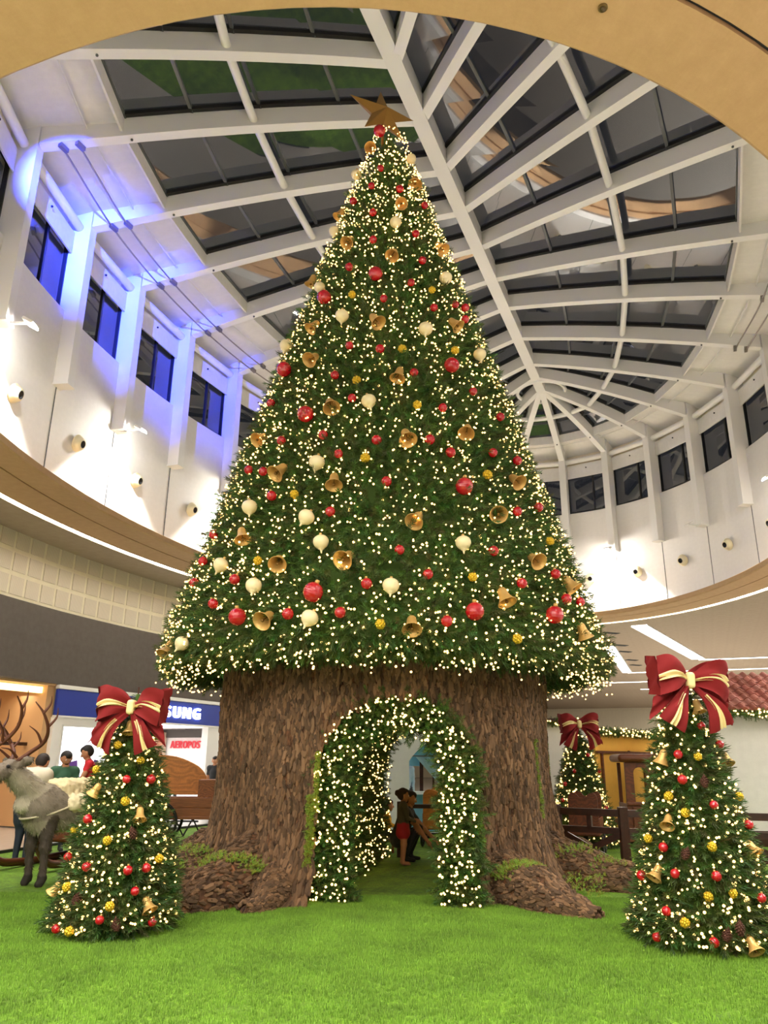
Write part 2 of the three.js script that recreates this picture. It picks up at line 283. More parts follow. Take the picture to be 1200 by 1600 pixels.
for (let i = 0; i < NC; i++) {
  const j = i + 1, bay = i < NC / 2 ? `bay ${ORD[i + 1]} on the right from the far end` : `bay ${ORD[NC - i]} on the left from the far end`;
  const P = (s, e, dh) => { const a = ribPt(i, s, dh), b = ribPt(j, s, dh); const L = a.distanceTo(b), k = clamp(e / Math.max(L, 0.01), 0, 0.5); return [a.clone().lerp(b, k), b.clone().lerp(a, k)]; };
  // roof
  const win = structGroup('window', `roof glazing between white ribs, ${bay}`, 'window');
  for (let k = 0; k < 4; k++) { const [a, b] = P(BREAKS[k], 0.16, 0.52), [d, c] = P(BREAKS[k + 1], 0.16, 0.52); if (a.distanceTo(b) < 0.15) continue; obj('pane', quad(a, b, c, d), M.glass, win); }
  for (const s of BREAKS.slice(0, 4)) { const [a, b] = P(s, 0.1, 0.5); if (a.distanceTo(b) > 0.3) obj('mullion', beam(a, b, 0.07, 0.09), M.darkGrey, win); }
  for (const e of [0, 1]) { const a = P(0.2, 0.2, 0.37)[e], b = P(0.985, 0.2, 0.37)[e]; if (P(0.2, 0.2, 0)[0].distanceTo(P(0.2, 0.2, 0)[1]) > 0.3) { const ps = []; for (let s = 0; s <= 6; s++) ps.push(P(lerp(0.2, 0.985, s / 6), 0.19, 0.45)[e]); obj('frame', sweepRect(ps, 0.1, 0.1), M.gasket, win); } }
  const pg = structGroup('ceiling_panel', `white roof panel above the windows, ${bay}`, 'panel');
  { const a = colAt(i, 0.7, 14.24), b = colAt(j, 0.7, 14.24), [d, c] = P(0.2, 0, 0.34); obj('sheet', slabQuad(a, b, c, d, 0.06), M.panel, pg); const [a2, b2] = P(0.2, 0.1, 0.1), [d2, c2] = P(0.2, 0.1, 0.54); obj('kerb', slabQuad(a2, b2, c2, d2, 0.05), M.panel, pg);
    const [r0, r1] = P(0.11, 0.1, 0.27); obj('seam', bar(r0, r1, 0.02), M.panel, pg); }
  { const [a, b] = P(0.535, 0.0, 0.16); if (a.distanceTo(b) > 0.35) struct('roof_tube', bar(a, b, 0.095, 0.095, 14), M.whiteMetal, `white tie tube between roof ribs, ${bay}`, 'tube'); }
  // clerestory
  const Q = (off, e, h) => { const a = colAt(i, off, h), b = colAt(j, off, h), k = e / a.distanceTo(b); return [a.clone().lerp(b, k), b.clone().lerp(a, k)]; };
  const cw = structGroup('window', `dark clerestory window, ${bay}`, 'window');
  { const [a, b] = Q(0.55, 0.13, 11.68), [d, c] = Q(0.55, 0.13, 13.45); obj('pane', quad(a, b, c, d), M.glass, cw);
    const up = b.clone().sub(a).normalize().cross(V(0, 1, 0)); const fr = [];
    for (const [p, q] of [[a, b], [d, c]]) fr.push(beam(p, q, 0.1, 0.09)); fr.push(beam(a, d, 0.09, 0.1, up), beam(b, c, 0.09, 0.1, up)); obj('frame', fr, M.dark, cw);
    const m0 = a.clone().lerp(b, 0.62), m1 = d.clone().lerp(c, 0.62); obj('mullion', beam(m0, m1, 0.07, 0.08, up), M.dark, cw); }
  const bl = structGroup('window_blind', `white roller blind and valance over window, ${bay}`, 'blind');
  { const [a, b] = Q(0.4, 0.14, 13.2), [d, c] = Q(0.4, 0.14, 13.78); obj('valance', slabQuad(a, b, c, d, 0.04), M.panel, bl);
    const [r0, r1] = Q(0.3, 0.14, 13.93); obj('roller', bar(r0, r1, 0.11, 0.11, 14), M.whiteMetal, bl);
    const e = a.clone().lerp(c, 0.5), nn = colAt(i, 0, 0).sub(colAt(i, 1, 0)).normalize().multiplyScalar(0.05); obj('hole', sphere(0.03, e.x + nn.x, e.y + 0.08, e.z + nn.z, 8, 6), M.black, bl);
    const [h0, h1] = Q(0.62, 0.0, 13.4), [h3, h2] = Q(0.62, 0.0, 14.6); obj('head_panel', slabQuad(h0, h1, h2, h3, 0.06), M.cream, bl); }
}
// pairs of steel cables clamped under the ribs above the windows
for (const [side, list] of [['left', [-11, -10, -9, -8, -7, -6, -5]], ['right', [5, 6, 7, 8, 9, 10, 11, 12]]]) for (const [s, nm] of [[0.055, 'outer'], [0.095, 'inner']]) {
  const t = thing('steel_cable', `${nm} steel cable clamped under the ribs on the ${side} side`, 'cable', V(0, 0, 0), 0, null, 'structure'), pts = [];
  for (const k of list) pts.push(ribPt((k + NC) % NC, s, -0.09));
  obj('wire', tube(pts, 0.022, 6, pts.length * 8), M.steel, t);
  for (const k of list) { const p = ribPt((k + NC) % NC, s, -0.06); obj('clamp', box(0.09, 0.1, 0.22, p.x, p.y, p.z, 0, -AZ, 0), M.steel, t); }
}
// ---------- flood lamps on the column feet, air nozzles between ----------
const lit = new Set();
for (let i = 0; i < NC; i++) {
  const left = i > NC / 2, n = left ? NC - i : i; let on = left ? [9, 11, 7, 5, 3].includes(n) === false ? null : true : [1, 3, 5, 7, 9, 11, 13].includes(n) ? n !== 3 : null;
  if (left) on = [1, 3, 5, 7, 9, 11, 13].includes(NC - i) ? true : null;
  if (on === null) continue;
  const o = colAt(i, 0, 0), inn = o.clone().sub(colAt(i, 1, 0)).normalize(), tn = tan(i);
  const f = thing('flood_light', `${on ? 'glowing' : 'unlit'} flood lamp under the wall column ${sideName(i)}`, 'lamp', V(o.x, 9.7, o.z).add(inn.clone().multiplyScalar(0.32)), Math.atan2(inn.x, inn.z));
  obj('arm', [beam(V(0, 0, -0.5), V(0, 0, 0.02), 0.05, 0.04)], M.whiteMetal, f);
  obj('housing', rbox(0.3, 0.07, 0.24, 0.02, 0, 0, 0.1, 0.5, 0, 0), M.whiteMetal, f);
  obj('lens', rbox(0.27, 0.02, 0.21, 0.008, 0, -0.04, 0.12, 0.5, 0, 0), on ? glow(1, 0.94, 0.82, FLOOD_GLOW) : std(0xf4f2ea, 0.2), f);
  if (on) {
    const s = new THREE.SpotLight(new THREE.Color(1, 0.95, 0.88), FLOOD, 0, 50 * RAD, 0.12, 2); s.position.set(0, -0.12, 0.16); s.target.position.set(0, -2.7, -0.75); s.castShadow = true; s.shadow.radius = 2; f.add(s, s.target); s.name = 'flood_beam';
    const q = new THREE.PointLight(new THREE.Color(1, 0.95, 0.88), FLOOD * 0.12, 0, 2); q.position.set(0, -0.1, 0.2); q.castShadow = true; q.shadow.radius = 3; f.add(q); q.name = 'flood_spill';
  }
}
for (let i = 0; i < NC; i++) {
  const a = colAt(i, WALL, 8.75), b = colAt(i + 1, WALL, 8.75), p = a.clone().lerp(b, 0.42), inn = colAt(i, 0, 0).sub(colAt(i, 1, 0)).normalize();
  const f = thing('air_nozzle', `cream round air nozzle on upper wall, ${i < NC / 2 ? 'bay ' + ORD[i + 1] + ' on the right' : 'bay ' + ORD[NC - i] + ' on the left'} from the far end`, 'air nozzle', p, Math.atan2(inn.x, inn.z), 'air nozzles round the wall');
  const body = lathe([[0.2, 0.0], [0.215, 0.02], [0.2, 0.05], [0.17, 0.06], [0.165, 0.1], [0.14, 0.15], [0.105, 0.175], [0.09, 0.17], [0.085, 0.08], [0.0, 0.07]], 24).rotateX(Math.PI / 2).rotateX(0.25); obj('body', body, std(0xe6dcb8, 0.5), f);
  obj('throat', lathe([[0.0, 0.09], [0.088, 0.09], [0.09, 0.176], [0.08, 0.176], [0.078, 0.1], [0, 0.1]], 20).rotateX(Math.PI / 2).rotateX(0.25), M.dark, f);
}
{ // blue stage lamp on the near left wall washing the windows
  const i = NC - 13, o = colAt(i, 0, 0), inn = o.clone().sub(colAt(i, 1, 0)).normalize(), pos = V(o.x, 13.0, o.z).add(inn.clone().multiplyScalar(0.5));
  const f = thing('stage_lamp', 'blue stage lamp clamped on a left column near the viewpoint', 'lamp', pos), aim = colAt(NC - 9, 0.4, 13.2);
  const d = aim.clone().sub(pos).normalize(), e = V(0, 0, 0).add(d.clone().multiplyScalar(0.2));
  obj('housing', bar(V(0, 0, 0).sub(d.clone().multiplyScalar(0.15)), e, 0.1, 0.12, 16), M.black, f); obj('lens', bar(e, e.clone().add(d.clone().multiplyScalar(0.015)), 0.105, 0.105, 16), glow(0.1, 0.15, 1, 8), f);
  const s = new THREE.SpotLight(new THREE.Color(0.03, 0.06, 1), BLUE, 0, 16 * RAD, 0.8, 2); s.position.copy(e).add(d.clone().multiplyScalar(0.03)); s.target.position.copy(d.clone().multiplyScalar(4)); s.castShadow = true; s.shadow.radius = 3; s.name = 'blue_beam'; f.add(s, s.target);
}
for (const [a, p, n] of [[13.6, 1.44, 'first'], [17.4, 1.46, 'second'], [19.7, 1.43, 'third'], [23.2, 1.47, 'fourth'], [25.6, 1.48, 'fifth']]) { const t = thing('ceiling_vent', `${n} small dark ceiling vent right of the giant tree`, 'vent', E(a, p, 6.9), AZ); obj('frame', box(0.7, 0.02, 0.28, 0, -0.01, 0), M.darkGrey, t); for (let k = 0; k < 3; k++) obj('slat', box(0.62, 0.015, 0.04, 0, -0.025, -0.08 + 0.08 * k), M.dark, t); }
// smoke detector on the soffit overhead
{ const p = E(-15.85, 4.55, 6.94); const t = thing('smoke_detector', 'small brown smoke detector on the beige soffit overhead', 'detector', p); obj('base', new THREE.CylinderGeometry(0.035, 0.035, 0.015, 16).translate(0, -0.008, 0), std(0x6b5430, 0.5), t); obj('head', sphere(0.022, 0, -0.02, 0), std(0x4a3a20, 0.5), t); }

// ---------- left facade: lattice of perforated panels, grey fascia ----------
const tf0 = -150 * RAD, tf1 = -28 * RAD;
const wl = struct('wall_facade', band(FACE, tf0, tf1, 120, [[0, 5.3], [0, 7.0], [0.3, 7.0], [0.3, 5.3], [0, 5.3]]), M.cream, 'cream curved wall band with three rows of perforated squares', 'wall');
struct('wall_fascia', band(FACE, tf0, tf1, 120, [[-0.02, 3.44], [-0.02, 5.28], [0, 5.3], [0.3, 5.3], [0.3, 3.44], [-0.02, 3.44]]), M.fascia, 'dark grey curved fascia above the shop fronts', 'wall');
{ const pitch = 0.565, n = 34; let t = -112 * RAD;
  for (let c = 0; c < n; c++) { const dt = pitch / ell(FACE, t).distanceTo(ell(FACE, t + 0.01)) * 0.01, tm = t + dt / 2; t += dt;
    const p = ell(FACE, tm, -0.008, 0), q = ell(FACE, tm + 0.005, -0.008, 0), d = q.sub(p).normalize();
    for (let r = 0; r < 3; r++) { const g = box(0.47, 0.45, 0.02); g.rotateY(Math.atan2(-d.z, d.x)); g.translate(p.x, 5.58 + r * 0.56 + 0.02, p.z); obj('panel', g, M.perforated, wl); } } }
// ---------- fir sprigs, bulbs ----------
function sprigGeo(len, n, nl, w, seed, gather = 0.9) {
  const r = rng(seed), pos = [], nor = [];
  const tri = (a, b, c) => { const nn = b.clone().sub(a).cross(c.clone().sub(a)).normalize(); for (const p of [a, b, c]) { pos.push(p.x, p.y, p.z); nor.push(nn.x, nn.y, nn.z); } };
  const st = 0.008; for (let k = 0; k < 3; k++) { const a = k * 2.1, b = a + 2.1; tri(V(Math.cos(a) * st, 0, Math.sin(a) * st), V(Math.cos(b) * st, 0, Math.sin(b) * st), V(0, len, 0)); }
  for (let k = 0; k < n; k++) {
    const y = len * (0.06 + 0.94 * k / n), a = k * 2.4 + r() * 0.6, e = lerp(1.05, 0.45, k / n) * gather, L = nl * (0.75 + 0.5 * r()), d = V(Math.cos(a) * Math.sin(e), Math.cos(e), Math.sin(a) * Math.sin(e)), o = V(0, y, 0), s = V(-Math.sin(a), 0, Math.cos(a)).multiplyScalar(w / 2), m = o.clone().add(d.clone().multiplyScalar(L * 0.45));
    tri(o.clone(), m.clone().add(s), o.clone().add(d.clone().multiplyScalar(L))); tri(o.clone(), o.clone().add(d.clone().multiplyScalar(L)), m.clone().sub(s));
  }
  const g = new THREE.BufferGeometry(); g.setAttribute('position', new THREE.Float32BufferAttribute(pos, 3)); g.setAttribute('normal', new THREE.Float32BufferAttribute(nor, 3)); return g;
}
const SPRIG = sprigGeo(0.22, 26, 0.075, 0.011, 5), SPRIG_S = sprigGeo(0.13, 22, 0.046, 0.0075, 6);
const tmpO = new THREE.Object3D(), UPV = V(0, 1, 0);
function sprigField(name, list, geo, parent, mat = M.needle) {  // list of {p, d, s, c}
  const im = new THREE.InstancedMesh(geo, mat, list.length); im.name = name; im.castShadow = im.receiveShadow = true; im.userData.kind = 'stuff';
  list.forEach((e, i) => { tmpO.position.copy(e.p); tmpO.quaternion.setFromUnitVectors(UPV, e.d.clone().normalize()); tmpO.rotateY(e.a ?? 0); tmpO.scale.setScalar(e.s); tmpO.updateMatrix(); im.setMatrixAt(i, tmpO.matrix); im.setColorAt(i, e.c); });
  im.instanceMatrix.needsUpdate = true; parent.add(im); return im;
}
const firColor = (r, k = 1) => new THREE.Color().setRGB((0.032 + 0.05 * r()) * k, (0.07 + 0.085 * r()) * k, (0.01 + 0.014 * r()) * k);
const BULB_GEO = new THREE.IcosahedronGeometry(1, 1);
function lightString(label, pts, r, mat, wirePts) {       // the 300 bulbs that show largest are parts, the rest one part
  const t = thing('fairy_lights', label, 'light string');
  pts = pts.map(p => ({ p, d: p.distanceTo(camera.position) })).sort((a, b) => a.d - b.d).map(e => e.p);
  const rb = rng(9), first = pts.slice(0, 300), rest = pts.slice(300), g = new THREE.IcosahedronGeometry(r, 1);
  for (const p of first) { const m = new THREE.Mesh(g, mat); m.name = 'bulb'; m.position.copy(p); m.scale.setScalar(0.75 + 0.4 * rb()); t.add(m); }
  if (rest.length) { const im = new THREE.InstancedMesh(g, mat, rest.length); im.name = 'bulb_string'; im.userData.kind = 'stuff'; rest.forEach((p, i) => { const s = 0.65 + 0.5 * rb(); im.setMatrixAt(i, tmpO.matrix.makeScale(s, s, s).setPosition(p)); }); t.add(im); }
  if (wirePts) obj('wire', tube(wirePts, 0.006, 4, wirePts.length * 3), std(0x11240f, 0.6), t);
  return t;
}
// ---------- the giant tree ----------
const TX = 0.03, TZ = -12.4;
const treeR = h => h > 3.05 ? 3.45 - (h - 3.05) / 10.7 * 3.27 : 3.45 - (3.05 - h) * 0.6;
const tree = thing('christmas_tree', 'giant lit fir tree on a bark trunk with an arched doorway', 'tree', V(TX, 0, TZ));
const TUN_AZ = 9.5 * RAD, TUN = { x: 0.17, z: 2.25, hw: 0.95, hs: 1.42 };                  // tunnel: local start point on the tree's front, half width, spring height
const tunLocal = p => { const dx = p.x - TUN.x, dz = -(p.z - TUN.z), u = dx * Math.cos(TUN_AZ) - dz * Math.sin(TUN_AZ), w = dx * Math.sin(TUN_AZ) + dz * Math.cos(TUN_AZ); return [u, w]; };
const tunPt = (u, y, w) => V(TUN.x + u * Math.cos(TUN_AZ) + w * Math.sin(TUN_AZ), y, TUN.z - (-u * Math.sin(TUN_AZ) + w * Math.cos(TUN_AZ)));
const inArch = (u, y, g = 0) => Math.abs(u) < TUN.hw + g && (y < TUN.hs || Math.hypot(u, y - TUN.hs) < TUN.hw + g);
const trunkR = (a, h) => { const flare = 0.32 * Math.exp(-h / 0.35) + 0.12 * Math.exp(-h / 1.1); const n = fbm(Math.cos(a) * 2.6, h * 0.3, Math.sin(a) * 2.6) * 0.1 + 0.05 * Math.sin(a * 9 + 2 * noise(h * 0.6, a)) ; return 2.42 + flare + n * (1 + 1.2 * Math.exp(-h / 0.8)); };
{ // trunk surface with the doorway left open
  const nA = 420, nH = 70, top = 3.2, pos = [], idx = [], uv = [], ok = [];
  for (let j = 0; j <= nH; j++) for (let i = 0; i <= nA; i++) { const a = i / nA * TAU, h = j / nH * top, fine = 0.03 * fbm(a * 14, h * 1.6, 3) + 0.02 * noise(a * 40, h * 5, 9), r = trunkR(a === TAU ? 0 : a, h) + (i === nA ? 0.03 * fbm(0, h * 1.6, 3) + 0.02 * noise(0, h * 5, 9) : fine), p = V(Math.sin(a) * r, h, Math.cos(a) * r); pos.push(p.x, p.y, p.z); uv.push(a * 2.4, h); const [u] = tunLocal(p); ok.push(!inArch(u, h)); }
  for (let j = 0; j < nH; j++) for (let i = 0; i < nA; i++) { const a = j * (nA + 1) + i, b = a + 1, c = a + nA + 1, d = c + 1; if (ok[a] && ok[b] && ok[c] && ok[d]) idx.push(a, b, d, a, d, c); }
  const g = new THREE.BufferGeometry(); g.setAttribute('position', new THREE.Float32BufferAttribute(pos, 3)); g.setAttribute('uv', new THREE.Float32BufferAttribute(uv, 2)); g.setIndex(idx); g.computeVertexNormals();
  const bark = tex(512, 512, (u, v) => { const a = pnoise(u, v * 0.35 % 1, 60, 21), b = pnoise(u, v, 12, 22), c = pnoise(u, v, 110, 23); const k = 0.85 + a * 0.7 + b * 0.5 + c * 0.4; return [112 * k, 74 * k, 46 * k]; });
  const barkB = tex(512, 512, (u, v) => { const k = 128 + pnoise(u, v * 0.3 % 1, 70, 21) * 200 + pnoise(u, v, 130, 24) * 90; return [k, k, k]; }, false);
  for (const t of [bark, barkB]) t.repeat.set(0.7, 0.35);
  M.bark = std(0xffffff, 0.9, { map: bark, bumpMap: barkB, bumpScale: 0.05 });
  obj('trunk', g, M.bark, tree);
  // lining of the passage
  const arch = []; for (let k = 0; k <= 24; k++) { const s = k / 24; arch.push(s < 0.25 ? [-TUN.hw, s / 0.25 * TUN.hs] : s > 0.75 ? [TUN.hw, (1 - s) / 0.25 * TUN.hs] : [-TUN.hw * Math.cos((s - 0.25) / 0.5 * Math.PI), TUN.hs + TUN.hw * Math.sin((s - 0.25) / 0.5 * Math.PI)]); }
  const lin = []; for (let k = 0; k < 24; k++) for (let m = 0; m < 6; m++) { const w0 = lerp(-0.12, 4.7, m / 6), w1 = lerp(-0.12, 4.7, (m + 1) / 6); lin.push(quad(tunPt(...arch[k], w0), tunPt(...arch[k + 1], w0), tunPt(...arch[k + 1], w1), tunPt(...arch[k], w1))); }
  obj('passage_lining', lin, M.core, tree);
}
// roots: tapering arms lying on the turf
const rootMeshes = [];
const ROOTS = [
  { p: [[-1.6, 0.3, 1.6], [-1.78, 0.2, 2.2], [-2.05, 0.1, 2.7], [-2.75, 0.0, 3.15]], r: [0.44, 0.36, 0.28, 0.12] },
  { p: [[-1.2, 0.3, 1.9], [-1.28, 0.16, 2.4], [-1.34, 0.06, 2.75], [-1.5, 0.0, 3.0]], r: [0.3, 0.24, 0.17, 0.08] },
  { p: [[1.45, 0.22, 1.8], [1.65, 0.16, 2.2], [1.85, 0.1, 2.6], [2.3, 0.0, 3.15]], r: [0.36, 0.31, 0.24, 0.07] },
  { p: [[2.15, 0.3, 0.6], [2.6, 0.2, 0.9], [3.1, 0.1, 1.1], [3.9, 0.0, 1.3]], r: [0.42, 0.32, 0.25, 0.15] },
  { p: [[-2.2, 0.28, 0.7], [-2.6, 0.18, 1.1], [-3.0, 0.08, 1.45], [-3.4, 0.0, 1.7]], r: [0.4, 0.3, 0.22, 0.1] },
  { p: [[2.0, 0.4, -1.2], [2.9, 0.24, -1.7], [3.6, 0.1, -2.0]], r: [0.45, 0.34, 0.14] },
  { p: [[-2.0, 0.4, -1.2], [-2.9, 0.22, -1.6], [-3.5, 0.08, -1.9]], r: [0.45, 0.32, 0.14] },
];
ROOTS.forEach((R, k) => {
  const g = taperTube(R.p.map(p => V(...p)), R.r, 26, 34), P = g.attributes.position, N = g.attributes.normal;
  for (let i = 0; i < P.count; i++) { const n = fbm(P.getX(i) * 3.2, P.getY(i) * 3.2, P.getZ(i) * 3.2) * 0.055 + noise(P.getX(i) * 14, P.getY(i) * 14, P.getZ(i) * 14) * 0.02; P.setXYZ(i, P.getX(i) + N.getX(i) * n, P.getY(i) + N.getY(i) * n, P.getZ(i) + N.getZ(i) * n); }
  const end = R.p[R.p.length - 1], cap = new THREE.SphereGeometry(R.r[R.r.length - 1] * 1.03, 12, 8).translate(...end);
  g.computeVertexNormals(); rootMeshes.push(g); obj('root', [g, cap], M.bark, tree);
});
{ // flakes of bark all over the trunk and roots
  const r = rng(33), flake = (() => { const s = poly([[-0.5, -0.85], [0.2, -1], [0.55, -0.5], [0.45, 0.6], [0.1, 1], [-0.45, 0.75]]); const g = new THREE.ExtrudeGeometry(s, { depth: 0.25, bevelEnabled: true, bevelThickness: 0.12, bevelSize: 0.12, bevelSegments: 1 }); g.scale(0.036, 0.055, 0.055); return g; })();
  const list = [], m4 = new THREE.Matrix4(), col = () => { const k = 0.4 + 1.1 * r() ** 1.4, w = r(); return new THREE.Color().setRGB(lerp(0.13, 0.2, w) * k, lerp(0.068, 0.115, w) * k, lerp(0.03, 0.06, w) * k); };
  const put = (p, n, up, s, sy) => { const z = n.clone().normalize(), x = up.clone().cross(z).normalize(), y = z.clone().cross(x); x.applyAxisAngle(z, (r() - 0.5) * 0.7); y.copy(z).cross(x); m4.makeBasis(x.multiplyScalar(s), y.multiplyScalar(s * sy), z.clone().multiplyScalar(0.6 + 0.9 * r())).setPosition(p); list.push([m4.clone(), col()]); };
  for (let k = 0; k < 30000; k++) { const a = r() * TAU, h = r() ** 1.15 * 2.9, R = trunkR(a, h), p = V(Math.sin(a) * R, h, Math.cos(a) * R), [u] = tunLocal(p); if (inArch(u, h, 0.02)) continue; if (Math.cos(a) < -0.3 && r() < 0.6) continue; const e = 0.02, n = V(Math.sin(a), (trunkR(a, h - e) - trunkR(a, h + e)) / (2 * e), Math.cos(a)); put(p, n.add(V((r() - 0.5) * 0.35, (r() - 0.5) * 0.35, (r() - 0.5) * 0.35)), UPV, 0.55 + 0.7 * r(), lerp(0.9, 1.7, r())); }
  for (const g of rootMeshes) { const P = g.attributes.position, N = g.attributes.normal, idx = g.index; for (let k = 0; k < 2600; k++) { const f = Math.floor(r() * idx.count / 3) * 3, a = idx.getX(f), b = idx.getX(f + 1), c = idx.getX(f + 2); let u = r(), v = r(); if (u + v > 1) { u = 1 - u; v = 1 - v; } const at = (B) => V(B.getX(a) + (B.getX(b) - B.getX(a)) * u + (B.getX(c) - B.getX(a)) * v, B.getY(a) + (B.getY(b) - B.getY(a)) * u + (B.getY(c) - B.getY(a)) * v, B.getZ(a) + (B.getZ(b) - B.getZ(a)) * u + (B.getZ(c) - B.getZ(a)) * v); const p = at(P), n = at(N); if (p.y < 0.0 || Math.hypot(p.x, p.z) < 2.3) continue; put(p, n.add(V((r() - 0.5) * 0.5, (r() - 0.5) * 0.5, (r() - 0.5) * 0.5)), V(p.x, 0.2, p.z).normalize(), 0.5 + 0.6 * r(), lerp(0.7, 1.1, r())); } }
  const im = new THREE.InstancedMesh(flake, std(0xffffff, 0.88, { bumpMap: bumpTex, bumpScale: 0.004 }), list.length); im.name = 'bark_flakes'; im.userData.kind = 'stuff'; im.castShadow = im.receiveShadow = true; list.forEach(([m, c], i) => { im.setMatrixAt(i, m); im.setColorAt(i, c); }); tree.add(im);
}
{ // moss on the roots, trunk edge and door jamb
  const r = rng(55), list = [], geo = sprigGeo(0.035, 10, 0.03, 0.008, 8, 1.4);
  const patch = (x, y, z, rad, n, ry = 0.5) => { for (let k = 0; k < n; k++) { const a = r() * TAU, q = Math.sqrt(r()) * rad, p = V(x + Math.cos(a) * q, y + (r() - 0.5) * rad * ry, z + Math.sin(a) * q * 0.7); list.push({ p, d: V((r() - 0.5) * 1.3 + Math.cos(a) * 0.5, 0.7, (r() - 0.5) * 1.3 + Math.sin(a) * 0.5), s: 0.5 + 0.5 * r(), c: new THREE.Color().setRGB(0.16 + 0.16 * r(), 0.24 + 0.18 * r(), 0.02 + 0.02 * r()), a: r() * 6 }); } };
  const onRoot = (k, s, spread, n) => { const pts = ROOTS[k].p.map(p => V(...p)), c = new THREE.CatmullRomCurve3(pts).getPointAt(s), i = s * (ROOTS[k].r.length - 1), R = lerp(ROOTS[k].r[Math.floor(i)], ROOTS[k].r[Math.min(ROOTS[k].r.length - 1, Math.floor(i) + 1)], i % 1); for (let q = 0; q < n; q++) { const a = (r() - 0.5) * 2.2, d = V(Math.sin(a), Math.cos(a), 0.7 * r()), p = c.clone().add(V((r() - 0.5) * spread, 0, (r() - 0.5) * spread)).add(d.clone().normalize().multiplyScalar(R * 0.98)); list.push({ p, d: d.add(V((r() - 0.5) * 0.9, 0.3, (r() - 0.5) * 0.9)), s: 0.45 + 0.5 * r(), c: new THREE.Color().setRGB(0.15 + 0.16 * r(), 0.23 + 0.18 * r(), 0.02 + 0.02 * r()), a: r() * 6 }); } };
  onRoot(0, 0.35, 0.3, 900); onRoot(1, 0.2, 0.16, 300); onRoot(2, 0.3, 0.22, 900); onRoot(3, 0.28, 0.4, 500); onRoot(3, 0.5, 0.25, 300); onRoot(4, 0.3, 0.4, 600); onRoot(4, 0.55, 0.3, 300);
  const strip = (a0, h0, h1, w, n) => { for (let k = 0; k < n; k++) { const h = lerp(h0, h1, r()), a = a0 + (r() - 0.5) * w * (0.5 + Math.abs(noise(h * 3, 7))), R = trunkR(a, h) + 0.02; list.push({ p: V(Math.sin(a) * R, h, Math.cos(a) * R), d: V(Math.sin(a), -0.4 + r(), Math.cos(a)), s: 0.5 + 0.5 * r(), c: new THREE.Color().setRGB(0.14 + 0.13 * r(), 0.2 + 0.15 * r(), 0.02), a: r() * 6 }); } };
  strip(1.62, 0.3, 1.9, 0.14, 1500); strip(0.95, 0.9, 1.9, 0.05, 260); strip(-0.36, 0.4, 1.2, 0.05, 400); strip(-0.33, 1.0, 1.7, 0.04, 200); strip(0.52, 0.6, 1.6, 0.04, 300);
  patch(2.55, 0.1, 1.55, 0.32, 200, 0.9);
  sprigField('moss_tufts', list, geo, tree, M.needle);
}
{ // branches
  const r = rng(91), list = [], N = 23000;
  for (let k = 0; k < N; k++) {
    const s = 1 - Math.sqrt(1 - r() * 0.998), h = 2.86 + (13.85 - 2.86) * s, a = r() * TAU; if (Math.cos(a) < -0.45 && r() < 0.6) continue;
    const lump = fbm(Math.cos(a) * 3, h * 1.1, Math.sin(a) * 3) * 0.09, R = treeR(h) - 0.12 + lump - r() * 0.16, out = V(Math.sin(a), 0, Math.cos(a));
    const d = out.clone().add(V((r() - 0.5) * 1.5, -0.25 + (r() - 0.5) * 1.3, (r() - 0.5) * 1.5));
    list.push({ p: V(out.x * R, h, out.z * R), d, s: (0.75 + 0.5 * r()) * (h > 12.5 ? 0.7 : 1), c: firColor(r), a: r() * 6 });
  }
  for (let k = 0; k < 5000; k++) { const q = r(), R = lerp(2.2, 3.36, Math.sqrt(q)), a = r() * TAU, h = 2.78 + 0.1 * r() + (R > 3.2 ? 0.08 : 0) + 0.12 * noise(a * 4, 3); list.push({ p: V(Math.sin(a) * R, h + 0.12, Math.cos(a) * R), d: V(Math.sin(a) * 0.7 + (r() - 0.5), -0.6 - 0.5 * r(), Math.cos(a) * 0.7 + (r() - 0.5)), s: 0.6 + 0.4 * r(), c: firColor(r, 0.9), a: r() * 6 }); }
  sprigField('foliage', list, SPRIG, tree);
  obj('branch_core', lathe([[2.3, 2.88], [3.08, 2.92], [3.15, 3.05], [0.05, 13.6]], 48), M.core, tree);
}
